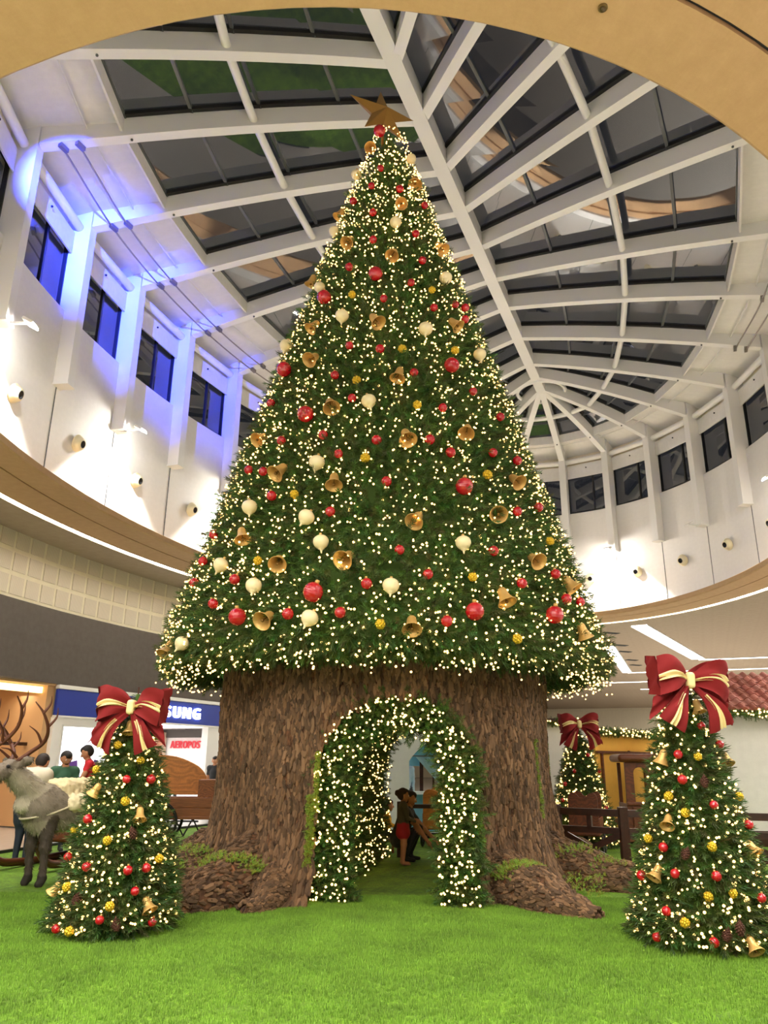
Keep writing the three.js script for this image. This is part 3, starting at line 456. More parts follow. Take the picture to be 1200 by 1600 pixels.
{ // garland round the doorway and along the passage
  const r = rng(17), list = [], bulbs = [];
  const archPt = (s, g) => { const R = TUN.hw - g, L = TUN.hs, arc = Math.PI * R, T = 2 * L + arc, q = s * T; if (q < L) return [[-R, q], [1, 0]]; if (q > L + arc) return [[R, T - q], [-1, 0]]; const t = (q - L) / R; return [[-R * Math.cos(t), L + R * Math.sin(t)], [Math.cos(t), -Math.sin(t)]]; };
  for (let k = 0; k < 4200; k++) { const w = -0.05 + 4.7 * r(), [[u, y], [nu, ny]] = archPt(r(), -0.02), d = tunPt(nu + (r() - 0.5) * 1.2, ny + (r() - 0.5) * 1.2, (r() - 0.5) * 1.2).sub(tunPt(0, 0, 0)); list.push({ p: tunPt(u, y, w), d, s: 0.55 + 0.3 * r(), c: firColor(r), a: r() * 6 }); }
  for (let k = 0; k < 3200; k++) { const g = lerp(-0.06, 0.4, r()), [[u, y], [nu, ny]] = archPt(r(), g), w = -0.16 - 0.12 * r(); const d = tunPt(nu * (r() - 0.5) * 2 + (r() - 0.5), ny * (r() - 0.5) * 2 + (r() - 0.5), -0.8).sub(tunPt(0, 0, 0)); list.push({ p: tunPt(u, Math.max(0.03, y), w + 0.15), d, s: 0.6 + 0.4 * r(), c: firColor(r), a: r() * 6 }); }
  sprigField('door_garland', list, SPRIG, tree);
  // posts that carry the garland at the doorway
  const fr = []; for (let k = 0; k < 40; k++) { const f = (s, g, w) => { const [[u, y]] = archPt(s, g); return tunPt(u, y, w); }; const a = k / 40, b = (k + 1) / 40; for (const [g0, g1, w0, w1] of [[0, 0.32, 0, 0], [0.32, 0.32, 0, 0.5], [0.32, 0, 0.5, 0.5]]) fr.push(quad(f(a, g0, w0), f(b, g0, w0), f(b, g1, w1), f(a, g1, w1))); }
  obj('garland_frame', fr, M.core, tree);
  const base = V(TX, 0, TZ);
  for (let k = 0; k < 900; k++) { const w = 0.5 + 4.1 * r(), [[u, y]] = archPt(r(), 0.1 + 0.06 * r()); bulbs.push(tunPt(u, y, w).add(base)); }
  for (let k = 0; k < 520; k++) { const g = lerp(-0.05, 0.42, r()), [[u, y]] = archPt(r(), g); bulbs.push(tunPt(u, Math.max(0.05, y), -0.3 - 0.05 * r()).add(base)); }
  lightString('warm fairy lights lining the arched doorway of the giant trunk', bulbs, 0.0135, M.bulbNear);
}
{ // lights on the giant tree
  const r = rng(23), pts = [], N = 9800;
  for (let k = 0; k < N; k++) { const s = 1 - Math.sqrt(1 - r() * 0.995), h = 2.66 + (13.7 - 2.66) * s, a = r() * TAU; if (Math.cos(a) < -0.4 && r() < 0.7) continue; const dens = fbm(Math.cos(a) * 5, h * 1.4, Math.sin(a) * 5); if (dens < -0.3 && r() < 0.65) continue; const lump = fbm(Math.cos(a) * 3, h * 1.1, Math.sin(a) * 3) * 0.09, R = treeR(h) + 0.0 + lump + (r() - 0.5) * 0.16; pts.push(V(TX + Math.sin(a) * R, h, TZ + Math.cos(a) * R)); }
  for (let k = 0; k < 420; k++) { const a = r() * TAU, R = lerp(2.9, 3.5, r()), h = 2.6 + 0.12 * noise(a * 3, 5) + 0.4 * r(); pts.push(V(TX + Math.sin(a) * R, h, TZ + Math.cos(a) * R)); }
  for (let k = 0; k < 500; k++) { const s = 1 - Math.sqrt(1 - r() * 0.3), h = 10 + 3.6 * r(), a = (r() - 0.5) * 3.4, R = treeR(h) + 0.02 + r() * 0.08; pts.push(V(TX + Math.sin(a) * R, h, TZ + Math.cos(a) * R)); }
  lightString('warm fairy lights wound over the whole giant tree', pts, 0.0142, M.bulb);
}
{ // gold star
  const t = thing('tree_star', 'faceted gold five-pointed star on top of the giant tree', 'star', V(TX - 0.12, 14.02, TZ + 0.12), 0.1);
  const g = []; const pt = (k, rad, y = 0) => { const a = k / 10 * TAU + 0.95; return V(Math.sin(a) * rad, Math.cos(a) * rad, 0); };
  for (let k = 0; k < 10; k++) { const a = pt(k, k % 2 ? 0.27 : 0.76), b = pt(k + 1, k % 2 ? 0.76 : 0.27); for (const z of [0.2, -0.2]) { const c = V(0, 0, z), G = new THREE.BufferGeometry(); G.setAttribute('position', new THREE.Float32BufferAttribute((z > 0 ? [c, b, a] : [c, a, b]).flatMap(p => [p.x, p.y, p.z]), 3)); G.computeVertexNormals(); g.push(G); } }
  const m = obj('star_body', g, M.goldStar, t); m.rotation.set(-0.2, 0.35, -0.25); obj('spike', bar(V(0, -0.75, -0.05), V(0, -0.1, 0), 0.03), M.goldDark, t);
}
// ---------- ornaments ----------
const bellProto = (() => { const g = new THREE.Group();
  const out = [[0.0, 0.2], [0.035, 0.2], [0.06, 0.185], [0.075, 0.15], [0.082, 0.08], [0.095, 0.02], [0.125, -0.04], [0.155, -0.075], [0.16, -0.09]], inn = [[0.15, -0.088], [0.115, -0.045], [0.085, 0.02], [0.07, 0.12], [0.0, 0.17]];
  const add = (n, geo, m) => { const o = new THREE.Mesh(geo, m); o.name = n; o.castShadow = o.receiveShadow = true; g.add(o); };
  add('bell_body', lathe([...out, ...inn], 22), M.gold); add('clapper', merge([bar(V(0, 0.16, 0), V(0, -0.05, 0), 0.008), sphere(0.028, 0, -0.06, 0, 10, 8)]), M.goldDark); add('loop', new THREE.TorusGeometry(0.025, 0.007, 6, 12).translate(0, 0.222, 0), M.goldDark); return g; })();
const ballProto = (() => { const g = new THREE.Group(), pr = []; for (let k = 0; k <= 26; k++) { const a = k / 26 * Math.PI, rib = 1 + 0.035 * Math.cos(k * 2.4); pr.push([Math.max(0.001, Math.sin(a) * 0.1 * rib), -Math.cos(a) * 0.1]); }
  const add = (n, geo, m) => { const o = new THREE.Mesh(geo, m); o.name = n; o.castShadow = o.receiveShadow = true; g.add(o); };
  add('ball', lathe(pr, 20), M.red); add('cap', lathe([[0, 0.13], [0.018, 0.128], [0.024, 0.115], [0.026, 0.092], [0.0, 0.09]], 12), M.gold); return g; })();
const finialProto = (() => { const g = new THREE.Group(), pr = [[0.001, -0.17], [0.012, -0.155], [0.02, -0.12], [0.045, -0.1], [0.05, -0.09], [0.09, -0.06], [0.115, -0.01], [0.118, 0.03], [0.1, 0.075], [0.06, 0.105], [0.03, 0.115], [0.001, 0.12]];
  const add = (n, geo, m) => { const o = new THREE.Mesh(geo, m); o.name = n; o.castShadow = o.receiveShadow = true; g.add(o); };
  add('ball', lathe(new THREE.SplineCurve(pr.map(p => new THREE.Vector2(...p))).getPoints(30).map(p => [Math.max(0.001, p.x), p.y]), 22), M.creamBall); add('cap', lathe([[0, 0.15], [0.02, 0.148], [0.026, 0.112], [0, 0.11]], 12), M.gold); return g; })();
const berryProto = (() => { const g = new THREE.Group(), r = rng(3), l = [], c = []; for (let k = 0; k < 26; k++) { const z = 1 - 2 * (k + 0.5) / 26, a = k * 2.4, q = Math.sqrt(1 - z * z); l.push(sphere(0.026 + 0.008 * r(), q * Math.cos(a) * 0.06, z * 0.06, q * Math.sin(a) * 0.06, 7, 5)); }
  const o = new THREE.Mesh(merge(l), M.berry); o.name = 'berries'; o.castShadow = o.receiveShadow = true; g.add(o); const s = new THREE.Mesh(bar(V(0, 0.05, 0), V(0, 0.12, 0), 0.006), M.goldDark); s.name = 'stem'; g.add(s); return g; })();
const coneProto = (() => { const g = new THREE.Group(), l = []; for (let k = 0; k < 54; k++) { const s = k / 54, a = k * 2.4, R = 0.055 * Math.sin(0.35 + s * 2.6), y = lerp(-0.075, 0.085, s); const f = new THREE.ConeGeometry(0.018, 0.034, 5).scale(1, 1, 0.5); f.rotateX(1.9); f.rotateY(Math.PI / 2 - a); l.push(f.translate(Math.cos(a) * R, y, Math.sin(a) * R)); }
  const o = new THREE.Mesh(merge([...l, new THREE.SphereGeometry(0.042, 10, 8).scale(1, 1.8, 1)]), M.cone); o.name = 'scales'; o.castShadow = true; g.add(o); const s = new THREE.Mesh(bar(V(0, 0.08, 0), V(0, 0.11, 0), 0.008), M.cone); s.name = 'stem'; g.add(s); return g; })();
const KIND = { B: [bellProto, 'gold_bell', 'gold bell', 'bell'], C: [finialProto, 'finial_ornament', 'cream onion-shaped ornament', 'ornament'], R: [ballProto, 'bauble', 'large red bauble', 'bauble'], r: [ballProto, 'bauble', 'small red bauble', 'bauble'], y: [berryProto, 'berry_cluster', 'gold berry cluster', 'ornament'], p: [coneProto, 'pine_cone', 'brown pine cone', 'pine cone'] };
function hang(list, cx, cz, radius, size, where, sectors, group) {  // list of [kind, height, angle]
  const r = rng(77), count = {};
  const sector = d => !sectors ? '' : d < -18 ? 'left third' : d > 18 ? 'right third' : 'middle third';
  for (const [k, h, deg] of [...list].sort((a, b) => b[1] - a[1] || a[2] - b[2])) {
    const [proto, name, lab, cat] = KIND[k], s = sector(deg), key = k + s, n = count[key] = (count[key] ?? 0) + 1;
    const o = proto.clone(); o.name = numbered(name); scene.add(o); const a = deg * RAD, sc = size[k] * (0.92 + 0.16 * r()), R = radius(h) + (k === 'r' || k === 'R' ? 0.5 : 0.6) * 0.12 * size[k];
    o.position.set(cx + Math.sin(a) * R, h, cz + Math.cos(a) * R); o.scale.setScalar(sc); o.rotation.order = 'YXZ';
    o.rotation.set(k === 'B' ? -0.25 - 0.75 * r() : (r() - 0.5) * 0.9 - 0.2, a + (r() - 0.5) * 1.0, (r() - 0.5) * 0.7);
    setData(o, sectors ? `${lab} on the giant tree's ${s}, ${ORD[n]} from the top` : `${lab} on the ${where}, ${ORD[n]} from the top`, cat, group);
  }
}
const BIG = { B: [6.23, -49, 5.13, -14, 5.85, 6, 6.09, 26, 5.45, -33, 4.48, -39, 3.98, -9, 4.54, 7, 4.78, 30, 3.99, -25, 3.23, -25, 3.1, 5, 3.53, 26, 8.11, -5, 8.28, -39, 7.53, -33, 8.3, 35, 6.98, 4, 6.47, -19, 9.83, -71, 12.99, -46, 11.89, 37, 11.08, 12, 9.68, 3, 10.23, 45, 10.19, -31, 11.43, -71, 5.44, 42, 4.17, 39, 3.22, 49, 3.93, 52, 3.01, -58],
  C: [5.47, -20, 4.94, -40, 4.61, -20, 4.22, -15, 4.24, 18, 4.1, -44, 3.69, -30, 3.6, 1, 3.2, -15, 9.25, -45, 8.3, -22, 7.99, 17, 9.39, 38, 7.83, 46, 6.48, -6, 12.44, -71, 12.67, 48, 10.52, 6, 10.81, -58, 8.27, -62, 3.04, -49],
  R: [5.12, 21, 3.29, -32, 3.54, -15, 3.32, 18, 9.19, -7, 8.91, -37, 7.33, 26, 7.57, -50, 6.39, -28, 13.42, -30, 3.4, 39],
  r: [6.02, -36, 5.96, -20, 5.8, -3, 5.85, 13, 5.54, -40, 5.69, -49, 5.06, -33, 5.12, 0, 4.1, 3, 3.27, -9, 3.78, 9, 3.64, -4, 4.19, 26, 3.84, -37, 3.54, -42, 4.31, -57, 5.83, 35, 5.6, -14, 5.67, 19, 3.18, 12, 4.68, -14, 3.28, -20, 9.5, -25, 8.62, -2, 8.55, 24, 8.83, 40, 8.92, 50, 8.58, 45, 7.64, -16, 7.52, -3, 7.07, -20, 6.58, -12, 7.07, 10, 6.46, 19, 6.93, 34, 9.66, 23, 12.17, -12, 11.67, -21, 11.54, 13, 11.43, -43, 11.33, 43, 10.34, 22, 9.04, 13, 10.1, -11, 10.86, -14, 6.63, 46, 5.86, 47, 4.9, 38, 5.12, 50, 4.04, 46, 3.78, 32, 3.69, 47, 3.73, 55, 6.95, -52, 3.98, -57, 4.73, -57],
  y: [4.06, -31, 3.78, 19, 5.5, -6, 3.12, -1, 5.4, 30, 5.01, -25, 8.78, -19, 7.52, 6, 7.69, 30, 6.91, -11, 6.45, 10, 8.96, 25, 4.57, 49, 3.02, 27] };
const pairs = o => Object.entries(o).flatMap(([k, v]) => v.reduce((l, x, i) => (i % 2 ? l[l.length - 1].push(x) : l.push([k, x]), l), []));
hang(pairs(BIG), TX, TZ, h => treeR(h) + 0.02, { B: 0.78, C: 0.88, R: 1.18, r: 0.68, y: 0.75 }, '', true, 'ornaments on the giant tree');

// ---------- bows and small trees ----------
function ribbon(path, wide, n, th = 0.012) {              // path(s) -> centre, wide(s) -> half-width vector
  const pos = [], idx = [], uv = []; for (let i = 0; i <= n; i++) { const s = i / n, c = path(s), w = wide(s), d = path(Math.min(1, s + 0.01)).sub(path(Math.max(0, s - 0.01))), nn = d.cross(w).normalize().multiplyScalar(th / 2); const m = 6; for (let j = 0; j <= m; j++) { const q = j / m * 2 - 1, fold = 0.018 * Math.sin(q * 5 + s * 4), p = c.clone().add(w.clone().multiplyScalar(q)).add(nn.clone().normalize().multiplyScalar(fold)); for (const sg of [1, -1]) { const e = p.clone().add(nn.clone().multiplyScalar(sg)); pos.push(e.x, e.y, e.z); uv.push(s, j / m); } } }
  const m = 6, row = (m + 1) * 2; for (let i = 0; i < n; i++) for (let j = 0; j < m; j++) for (const k of [0, 1]) { const a = i * row + j * 2 + k, b = a + 2, c = a + row, d = c + 2; k ? idx.push(a, c, b, b, c, d) : idx.push(a, b, c, b, d, c); }
  for (let i = 0; i < n; i++) for (const j of [0, m]) { const a = i * row + j * 2, b = a + 1, c = a + row, d = c + 1; idx.push(a, b, c, b, d, c); }
  const g = new THREE.BufferGeometry(); g.setAttribute('position', new THREE.Float32BufferAttribute(pos, 3)); g.setAttribute('uv', new THREE.Float32BufferAttribute(uv, 2)); g.setIndex(idx); g.computeVertexNormals(); return g;
}
function makeBow(label, p, turn, sc, tilt = 0) {
  const t = thing('ribbon_bow', label, 'bow', p, turn, 'red bows on the small trees'); t.scale.setScalar(sc); t.rotation.z = tilt;
  for (const s of [-1, 1]) {
    const front = q => V(s * (0.03 + 0.31 * q), 0.02 + 0.04 * Math.sin(q * 3) - (s > 0 ? 0.02 : 0) * q, 0.04 + 0.13 * Math.sin(q * Math.PI * 0.8)), fw = q => V(0.012 * s * q, 0.05 + 0.125 * Math.sin(Math.min(1, q * 1.1) * Math.PI / 2), 0);
    const L = obj('loop', [ribbon(front, fw, 14), ribbon(q => V(s * (0.03 + 0.31 * q), 0.03 + 0.02 * q, -0.02 - 0.06 * Math.sin(q * Math.PI * 0.75)), fw, 14), ribbon(q => { const a = lerp(0, 1, q); return V(s * 0.34, front(1).y * (1 - a) + 0.05 * a, lerp(front(1).z, -0.062, a)); }, () => fw(1), 4)], M.velvet, t);
    obj('stripe', ribbon(q => front(q).add(V(0, -0.01, 0.012)), q => V(0, 0.012 + 0.028 * Math.min(1, q * 1.3), 0), 14, 0.008), M.satin, L);
    const tail = q => V(s * (0.02 + 0.25 * q + 0.03 * Math.sin(q * 4)), -0.03 - 0.37 * q, 0.06 + 0.1 * Math.sin(q * 2.4)), tw = q => V(0.03 + 0.085 * q, s * 0.06 * q, 0);
    const T = obj('tail', ribbon(tail, tw, 14), M.velvet, t); obj('stripe', ribbon(q => tail(0.25 + 0.75 * q).add(V(0, 0, 0.014)), q => V(0.014 + 0.014 * q, s * 0.01, 0), 10, 0.008), M.satin, T);
    const tail2 = q => V(s * (0.03 + 0.36 * q), -0.02 - 0.24 * q, 0.01 + 0.05 * Math.sin(q * 2.2)); obj('tail', ribbon(tail2, q => V(s * 0.03 * q * -1, 0.03 + 0.075 * q, 0), 12), M.velvet, t);
  }
  obj('knot', rbox(0.085, 0.15, 0.11, 0.035, 0, 0.01, 0.06), M.satin, t);
  return t;
}
function smallTree(where, x, z, H, R, pw, orn, nb, bulbR, seed) {
  const rad = h => Math.max(0.03, R * Math.max(0.001, 1 - h / H) ** pw * (h < 0.12 ? 0.8 + h * 1.6 : 1)), r = rng(seed);
  const t = thing('christmas_tree', `small lit fir ${where}`, 'tree', V(x, 0, z)), list = [], bulbs = [];
  const N = 4200; for (let k = 0; k < N; k++) { const s = 1 - Math.sqrt(1 - r() * 0.999), h = 0.05 + (H - 0.06) * s, a = r() * TAU, lump = 1 + 0.16 * fbm(Math.cos(a) * 2.4, h * 4, Math.sin(a) * 2.4 + seed), Q = Math.max(0, rad(h) * lump - 0.06 - 0.09 * r()); list.push({ p: V(Math.sin(a) * Q, h, Math.cos(a) * Q), d: V(Math.sin(a) + (r() - 0.5) * 1.3, -0.1 + (r() - 0.5) * 1.2, Math.cos(a) + (r() - 0.5) * 1.3), s: (0.8 + 0.6 * r()) * (h > H * 0.85 ? 0.7 : 1), c: firColor(r, 0.8), a: r() * 6 }); }
  sprigField('foliage', list, SPRIG_S, t);
  obj('branch_core', lathe([[0, 0.02], [rad(0.1) * 0.72, 0.05], [rad(0.3) * 0.78, 0.3], [rad(H * 0.5) * 0.7, H * 0.5], [0.02, H * 0.96]], 20), M.core, t); obj('stem', bar(V(0, 0, 0), V(0, H - 0.02, 0), 0.03, 0.008), M.cone, t);
  for (let k = 0; k < nb; k++) { const s = 1 - Math.sqrt(1 - r() * 0.99), h = 0.07 + (H - 0.1) * s, a = r() * TAU, lump = 1 + 0.16 * fbm(Math.cos(a) * 2.4, h * 4, Math.sin(a) * 2.4 + seed), Q = rad(h) * lump + 0.015 + (r() - 0.5) * 0.07; bulbs.push(V(x + Math.sin(a) * Q, h, z + Math.cos(a) * Q)); }
  lightString(`warm fairy lights on the small fir ${where}`, bulbs, bulbR, M.bulbNear);
  hang(orn, x, z, h => rad(h) + 0.03, { B: 0.46, C: 0.5, R: 0.6, r: 0.44, y: 0.5, p: 0.75 }, `small fir ${where}`, false, `ornaments on the small fir ${where}`);
  return rad;
}
smallTree('beside the reindeer', -2.62, -8.45, 2.36, 0.6, 0.78, pairs({ r: [1.41, 13, 1.04, -36, 0.69, -57, 0.63, -18, 0.6, 25, 0.61, 44, 0.2, 5, 0.15, 50, 0.1, -39, 0.42, 33, 1.41, 54], y: [1.5, -60, 1.59, 34, 1.21, 15, 0.93, -65, 0.86, 0, 0.68, 60, 0.1, -21, 0.45, -36, 0.31, 12, 1.74, -15], B: [1.89, 5, 1.29, -38, 1.07, 35, 0.39, -66, 0.28, 46], p: [0.36, -18, 0.16, 19, 0.92, 27] }), 760, 0.012, 101);
smallTree('in the right foreground', 3.07, -8.1, 2.62, 0.66, 0.8, pairs({ r: [1.96, 15, 1.69, -34, 1.46, -30, 1.24, 4, 1.06, 58, 0.86, -54, 0.65, -42, 0.65, -7, 0.47, 32, 0.34, -50, 0.12, -58, 0.14, -16, 0.59, -82, 1.79, 60], y: [1.31, -48, 1.17, -29, 1.31, 54, 0.89, -7, 0.92, -74, 0.49, -16, 0.27, -35, 0.52, 4, 1.67, -5], B: [2.13, 20, 1.64, -61, 1.64, 67, 1.07, -49, 0.85, 43, 0.62, -61, 0.1, 13], p: [1.44, -3, 0.2, -7, 0.25, 3, 0.82, -31] }), 860, 0.012, 202);
smallTree('behind the brown fence', 4.08, -16.7, 2.42, 0.64, 0.72, pairs({ r: [1.45, -29, 1.2, -56, 0.89, -60, 0.76, 43, 1.76, 23, 1.45, 70] }), 620, 0.016, 303);
makeBow('red velvet bow topping the fir beside the reindeer', V(-2.57, 2.1, -8.2), -0.15, 1.0, -0.04);
makeBow('largest red velvet bow, topping the right foreground fir', V(3.03, 2.38, -7.82), 0.2, 1.08, -0.04);
makeBow('distant red velvet bow topping the fir behind the fence', V(4.05, 2.35, -16.45), 0.1, 1.1, 0.05);
// ---------- smooth bodies from joined capsules ----------
function surfaceNets(f, lo, hi, cell) {
  const n = [0, 1, 2].map(k => Math.max(3, Math.ceil((hi[k] - lo[k]) / cell) + 1)), [nx, ny, nz] = n, val = new Float32Array(nx * ny * nz), at = (i, j, k) => (k * ny + j) * nx + i;
  for (let k = 0; k < nz; k++) for (let j = 0; j < ny; j++) for (let i = 0; i < nx; i++) val[at(i, j, k)] = f(lo[0] + i * cell, lo[1] + j * cell, lo[2] + k * cell);
  const vid = new Int32Array(nx * ny * nz).fill(-1), pos = [], idx = [];
  for (let k = 0; k < nz - 1; k++) for (let j = 0; j < ny - 1; j++) for (let i = 0; i < nx - 1; i++) {
    let c = 0, x = 0, y = 0, z = 0; const v = []; for (let q = 0; q < 8; q++) v.push(val[at(i + (q & 1), j + (q >> 1 & 1), k + (q >> 2))]);
    for (let q = 0; q < 8; q++) for (const b of [1, 2, 4]) if (!(q & b)) { const A = v[q], B = v[q | b]; if (A < 0 !== B < 0) { const t = A / (A - B); x += (q & 1) + (b === 1 ? t : 0); y += (q >> 1 & 1) + (b === 2 ? t : 0); z += (q >> 2) + (b === 4 ? t : 0); c++; } }
    if (c) { vid[at(i, j, k)] = pos.length / 3; pos.push(lo[0] + (i + x / c) * cell, lo[1] + (j + y / c) * cell, lo[2] + (k + z / c) * cell); }
  }
  for (let k = 1; k < nz - 1; k++) for (let j = 1; j < ny - 1; j++) for (let i = 1; i < nx - 1; i++) { const s = val[at(i, j, k)] < 0;
    const face = (o, a, b, c, d) => { if ((val[o] < 0) === s) return; s ? idx.push(a, b, c, a, c, d) : idx.push(a, c, b, a, d, c); };
    face(at(i + 1, j, k), vid[at(i, j - 1, k - 1)], vid[at(i, j, k - 1)], vid[at(i, j, k)], vid[at(i, j - 1, k)]);
    face(at(i, j + 1, k), vid[at(i - 1, j, k - 1)], vid[at(i - 1, j, k)], vid[at(i, j, k)], vid[at(i, j, k - 1)]);
    face(at(i, j, k + 1), vid[at(i - 1, j - 1, k)], vid[at(i, j - 1, k)], vid[at(i, j, k)], vid[at(i - 1, j, k)]); }
  const g = new THREE.BufferGeometry(); g.setAttribute('position', new THREE.Float32BufferAttribute(pos, 3)); g.setIndex(idx.filter(v => v >= 0).length === idx.length ? idx : idx.filter((_, i) => { const b = i - i % 3; return idx[b] >= 0 && idx[b + 1] >= 0 && idx[b + 2] >= 0; })); g.computeVertexNormals(); return g;
}
const lin = hex => { const c = new THREE.Color(hex); return [c.r, c.g, c.b]; };
function capsules(list, cell, smooth = 0.03, rough = 0) {  // list of [a, b, ra, rb, colour]; returns one coloured surface
  const L = list.map(([a, b, ra, rb, c]) => ({ a, ba: [b[0] - a[0], b[1] - a[1], b[2] - a[2]], ra, rb, c: lin(c) })); for (const l of L) l.q = Math.max(1e-9, l.ba[0] ** 2 + l.ba[1] ** 2 + l.ba[2] ** 2);
  const dist = (l, x, y, z) => { const px = x - l.a[0], py = y - l.a[1], pz = z - l.a[2], t = clamp((px * l.ba[0] + py * l.ba[1] + pz * l.ba[2]) / l.q, 0, 1); return Math.hypot(px - l.ba[0] * t, py - l.ba[1] * t, pz - l.ba[2] * t) - lerp(l.ra, l.rb, t); };
  const f = (x, y, z) => { let d = 1e3; for (const l of L) { const e = dist(l, x, y, z), h = clamp(0.5 + 0.5 * (d - e) / smooth, 0, 1); d = lerp(d, e, h) - smooth * h * (1 - h); } return d + (rough ? rough * noise(x * 22, y * 22, z * 22) : 0); };
  const lo = [1e9, 1e9, 1e9], hi = [-1e9, -1e9, -1e9]; for (const [a, b, ra, rb] of list) for (const [p, r] of [[a, ra], [b, rb]]) for (let k = 0; k < 3; k++) { lo[k] = Math.min(lo[k], p[k] - r - 3 * cell); hi[k] = Math.max(hi[k], p[k] + r + 3 * cell); }
  const g = surfaceNets(f, lo, hi, cell), P = g.attributes.position, col = new Float32Array(P.count * 3);
  for (let i = 0; i < P.count; i++) { let best = 1e9, c; for (const l of L) { const e = dist(l, P.getX(i), P.getY(i), P.getZ(i)); if (e < best) { best = e; c = l.c; } } col.set(c, i * 3); }
  g.setAttribute('color', new THREE.BufferAttribute(col, 3)); return g;
}
const tint = (g, hex) => { const c = lin(hex), n = g.attributes.position.count, a = new Float32Array(n * 3); for (let i = 0; i < n; i++) a.set(c, i * 3); g.setAttribute('color', new THREE.BufferAttribute(a, 3)); return g; };
const bodyMat = new THREE.MeshStandardMaterial({ vertexColors: true, roughness: 0.75 }), hairMat = std(0x1c120c, 0.7);
